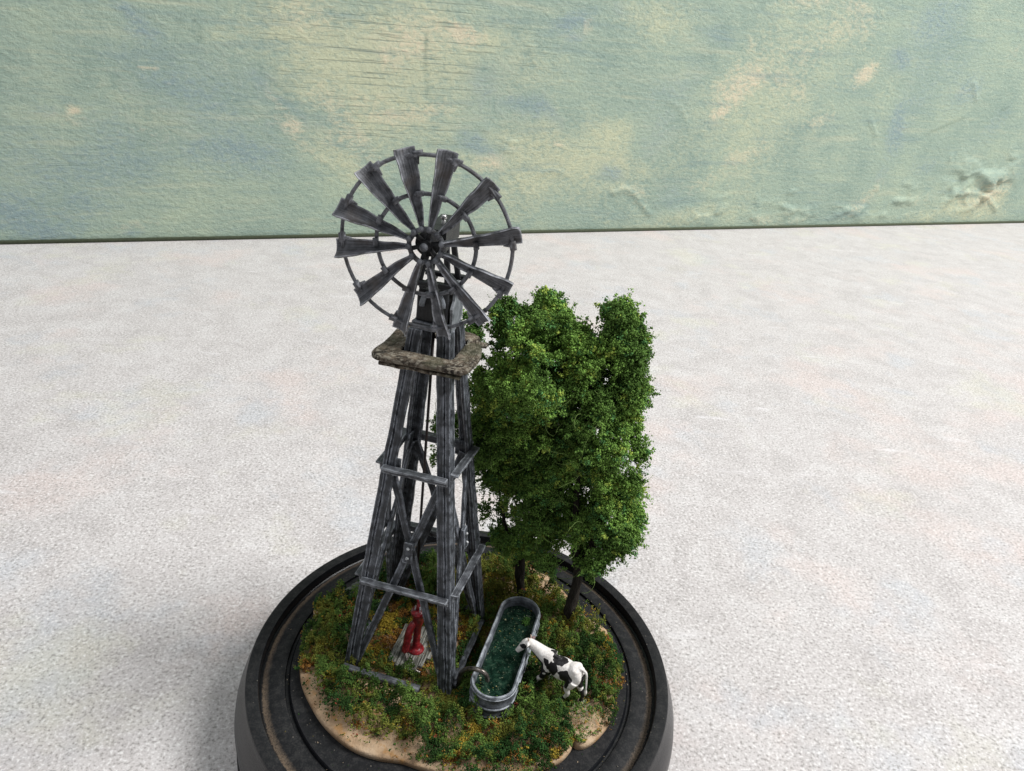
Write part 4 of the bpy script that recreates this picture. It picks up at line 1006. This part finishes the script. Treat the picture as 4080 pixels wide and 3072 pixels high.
def tree(loc, label, trunkpts, tr_r, limbs, blobs, seed, nspr, holes, sparse):
    t = empty('broadleaf_tree', loc, label=label, cat='tree', group='miniature trees')
    mb = MB(); limb(mb, trunkpts, tr_r, 14, .05); mb.build('trunk', MAT['bark'], t)
    for lp, lr in limbs:
        mb = MB(); limb(mb, lp, lr, 8); mb.build('branch', MAT['bark'], t)
    P = crown(blobs, seed, nspr, holes, sparse); Q, S, C = leaves(P, seed)
    V, Fc, C = cloud(Q, S * 1.25, C, tpl=TET, jit=.35)
    cr = np_mesh('crown', V, Fc, MAT['leaf'], t, C)
    mb = MB(); fibres(mb, P[(P[:, 2] < 8.) & (P[:, 0] < 3.5)], 170); mb.build('fibre_strands', m_flat('green_fibre_strand', (.13, .20, .05), .8), cr)
    return t
spA = lambda P: np.where((P[:, 2] < 4.8), .05, 0.) + np.where(P[:, 2] > 9.3, -.06, 0)
tree((1.65, 2.48, .1), 'miniature tree with thin forked trunk behind the trough, crown touching the tower',
     [(1.65, 2.48, .05), (1.58, 2.48, .6), (1.50, 2.48, 1.2), (1.50, 2.5, 1.9)], [.17, .14, .15, .12],
     [([(1.50, 2.48, 1.3), (1.25, 2.4, 2.0), (.9, 2.3, 3.0), (.6, 2.2, 4.4)], [.10, .08, .06, .03]), ([(1.50, 2.5, 1.7), (1.7, 2.5, 3.2), (1.5, 2.4, 5.), (1.3, 2.2, 7.5)], [.11, .09, .07, .03]), ([(1.6, 2.5, 2.6), (2.2, 2.3, 4.), (2.0, 2.2, 6.)], [.08, .06, .03])],
     [(1.3, 2.4, 2.9, .75), (.8, 2.5, 3.8, .85), (.6, 2.4, 4.3, .7), (2.0, 2.2, 3.2, .7), (1.9, 2.1, 4.8, .9), (1.8, 2.5, 4.0, .9), (.6, 2.3, 5.0, .85), (1.5, 2.3, 5.5, 1.2), (.55, 2.2, 6.3, .95), (1.3, 2.2, 7.0, 1.25), (.35, 2.2, 7.5, .9), (1.6, 1.9, 8.2, 1.15), (.4, 1.7, 8.5, .85),
      (-.1, 1.9, 9.2, .62), (.9, .95, 8.5, .6), (1.5, .8, 8.7, .65), (.4, 1.1, 8.2, .5), (2.0, 1.0, 8.1, .55), (1.2, .8, 9.2, .5), (.75, 1.6, 9.1, .8), (1.1, 1.9, 9.7, .6), (1.55, 2.2, 9.7, .75), (1.5, 2.3, 10.2, .38), (-.45, 2.0, 9.75, .28), (.25, 2.0, 9.85, .4), (1.2, 1.2, 7.9, .6), (1.5, 2.4, 2.3, .45), (1.0, 2.3, 2.6, .45), (2.0, 2.2, 2.6, .55), (.0, 2.0, 9.6, .5), (-.2, 2.5, 6.0, .45), (-1.35, 2.3, 6.35, .26), (-1.05, 2.3, 6.3, .3), (-.7, 2.3, 6.2, .35), (-1.2, 2.2, 5.3, .13)],
     101, 9500, [(1.95, 1.9, 6.9, .22), (1.2, 1.9, 7.2, .16)], spA)
spB = lambda P: np.where((P[:, 2] < 4.8) & (P[:, 2] > 3.), .04, 0.) + np.where(P[:, 2] > 9.3, -.14, 0)
tree((3.1, 1.5, .1), 'miniature tree with thicker straight trunk, standing behind the cow',
     [(3.08, 1.5, .05), (3.12, 1.5, .7), (3.18, 1.5, 1.5), (3.2, 1.5, 2.3)], [.21, .18, .17, .15],
     [([(3.2, 1.5, 2.1), (2.9, 1.6, 3.6), (2.8, 1.6, 5.2), (2.6, 1.7, 7.4)], [.14, .10, .08, .03]), ([(3.2, 1.5, 2.3), (3.6, 1.6, 3.8), (3.7, 1.7, 6.), (3.6, 1.8, 9.6)], [.12, .09, .07, .04]), ([(3.3, 1.5, 2.8), (3.9, 1.5, 3.9), (4.2, 1.5, 4.8)], [.07, .05, .03])],
     [(2.9, 1.4, 2.75, .66), (3.35, 1.4, 2.85, .66), (2.4, 1.4, 3.0, .7), (2.5, 1.4, 2.5, .45), (3.4, 1.6, 3.3, .9), (2.5, 1.7, 4.0, .85), (4.1, 1.5, 3.6, .5), (4.3, 1.6, 4.4, .48), (3.6, 1.6, 4.6, .9), (2.8, 1.7, 5.4, 1.0), (3.95, 1.7, 5.6, .70), (3.85, 1.7, 6.4, .66), (4.0, 1.5, 4.0, .72), (3.85, 1.5, 3.2, .55), (3.3, 1.7, 6.6, 1.05), (3.7, 1.8, 7.1, .62),
      (2.6, 1.8, 7.6, 1.0), (3.42, 1.8, 7.9, .86), (3.55, 1.9, 8.5, .62), (2.6, 1.9, 8.8, .75), (3.4, 1.9, 9.0, .62), (3.5, 1.9, 9.6, .55), (3.2, 1.9, 9.95, .46), (3.3, 1.9, 10.2, .38), (3.5, 1.9, 9.2, .6), (3.25, 1.9, 10.1, .3), (2.15, 1.9, 9.4, .5), (2.75, 1.9, 9.1, .5), (3.0, 1.8, 8.6, .5), (4.15, 1.7, 5.1, .4)],
     151, 9800, [(2.35, 1.6, 4.0, .26), (4.05, 1.5, 4.75, .17), (2.68, 1.9, 10.0, .34)], spB)
# thin wispy twigs on the crown tops
# grey foliage flakes at the left back edge of the slab
for k, (x, y, s) in enumerate(((1358, 2380, .17), (1395, 2362, .2), (1425, 2335, .16))):
    c = onz(x, y, .34); bm = bmesh.new(); bmesh.ops.create_icosphere(bm, subdivisions=3, radius=s)
    for v in bm.verts: v.co = Vector((v.co.x * 1.2, v.co.y * .9, v.co.z * .7)) + Vector(mn.noise_vector(v.co * 6 + Vector((k, 0, 0)))) * .06; v.co += Vector(c)
    me = bpy.data.meshes.new('stone'); bm.to_mesh(me); bm.free(); me.materials.append(m_flat('grey_green_stone', (.09, .10, .085), .8)); me.polygons.foreach_set('use_smooth', [True] * len(me.polygons))
    o = bpy.data.objects.new('stone', me); COL.objects.link(o)
    tag(o, ['grey green stone farthest left on the back left edge of the slab', 'middle one of three grey green stones at the back left edge of the slab', 'grey green stone nearest the tower leg at the back left edge of the slab'][k], 'stone', 'stones at the back left edge')

# ------------------------------------------------------------------ light
w = bpy.data.worlds.new('World'); sc.world = w; w.use_nodes = True; w.node_tree.nodes['Background'].inputs[0].default_value = (.93, .95, 1., 1); w.node_tree.nodes['Background'].inputs[1].default_value = .20
def area(name, loc, size, power, col, target=(0, 0, 2), sy=None):
    l = bpy.data.lights.new(name, 'AREA'); l.shape = 'RECTANGLE'; l.size = size; l.size_y = sy or size; l.energy = power; l.color = col
    o = bpy.data.objects.new(name, l); COL.objects.link(o); o.location = loc; d = Vector(target) - Vector(loc); o.rotation_euler = d.to_track_quat('-Z', 'Y').to_euler(); return o
area('window_light', (165, 0, 200), 105, 62000 * 15.5, (1., .985, .97), (0, 15, 0), 88)
area('room_light', (-90, -60, 230), 160, 30000 * 6.5, (.95, .965, 1.), (0, 20, 0))

# ------------------------------------------------------------------ centimetres to metres
S = .01; SM = Matrix.Scale(S, 4); done = set()
for o in COL.objects:
    if o.type == 'MESH' and o.data.name not in done: o.data.transform(SM); done.add(o.data.name)
    o.location = o.location * S
    if o.type == 'LIGHT': o.data.size *= S; o.data.size_y *= S; o.data.energy *= S * S

sc.render.engine = 'CYCLES'
sc.view_settings.view_transform = 'Standard'; sc.view_settings.look = 'None'; sc.view_settings.exposure = 0; sc.view_settings.gamma = 1
sc.cycles.max_bounces = 6; sc.cycles.use_denoising = True
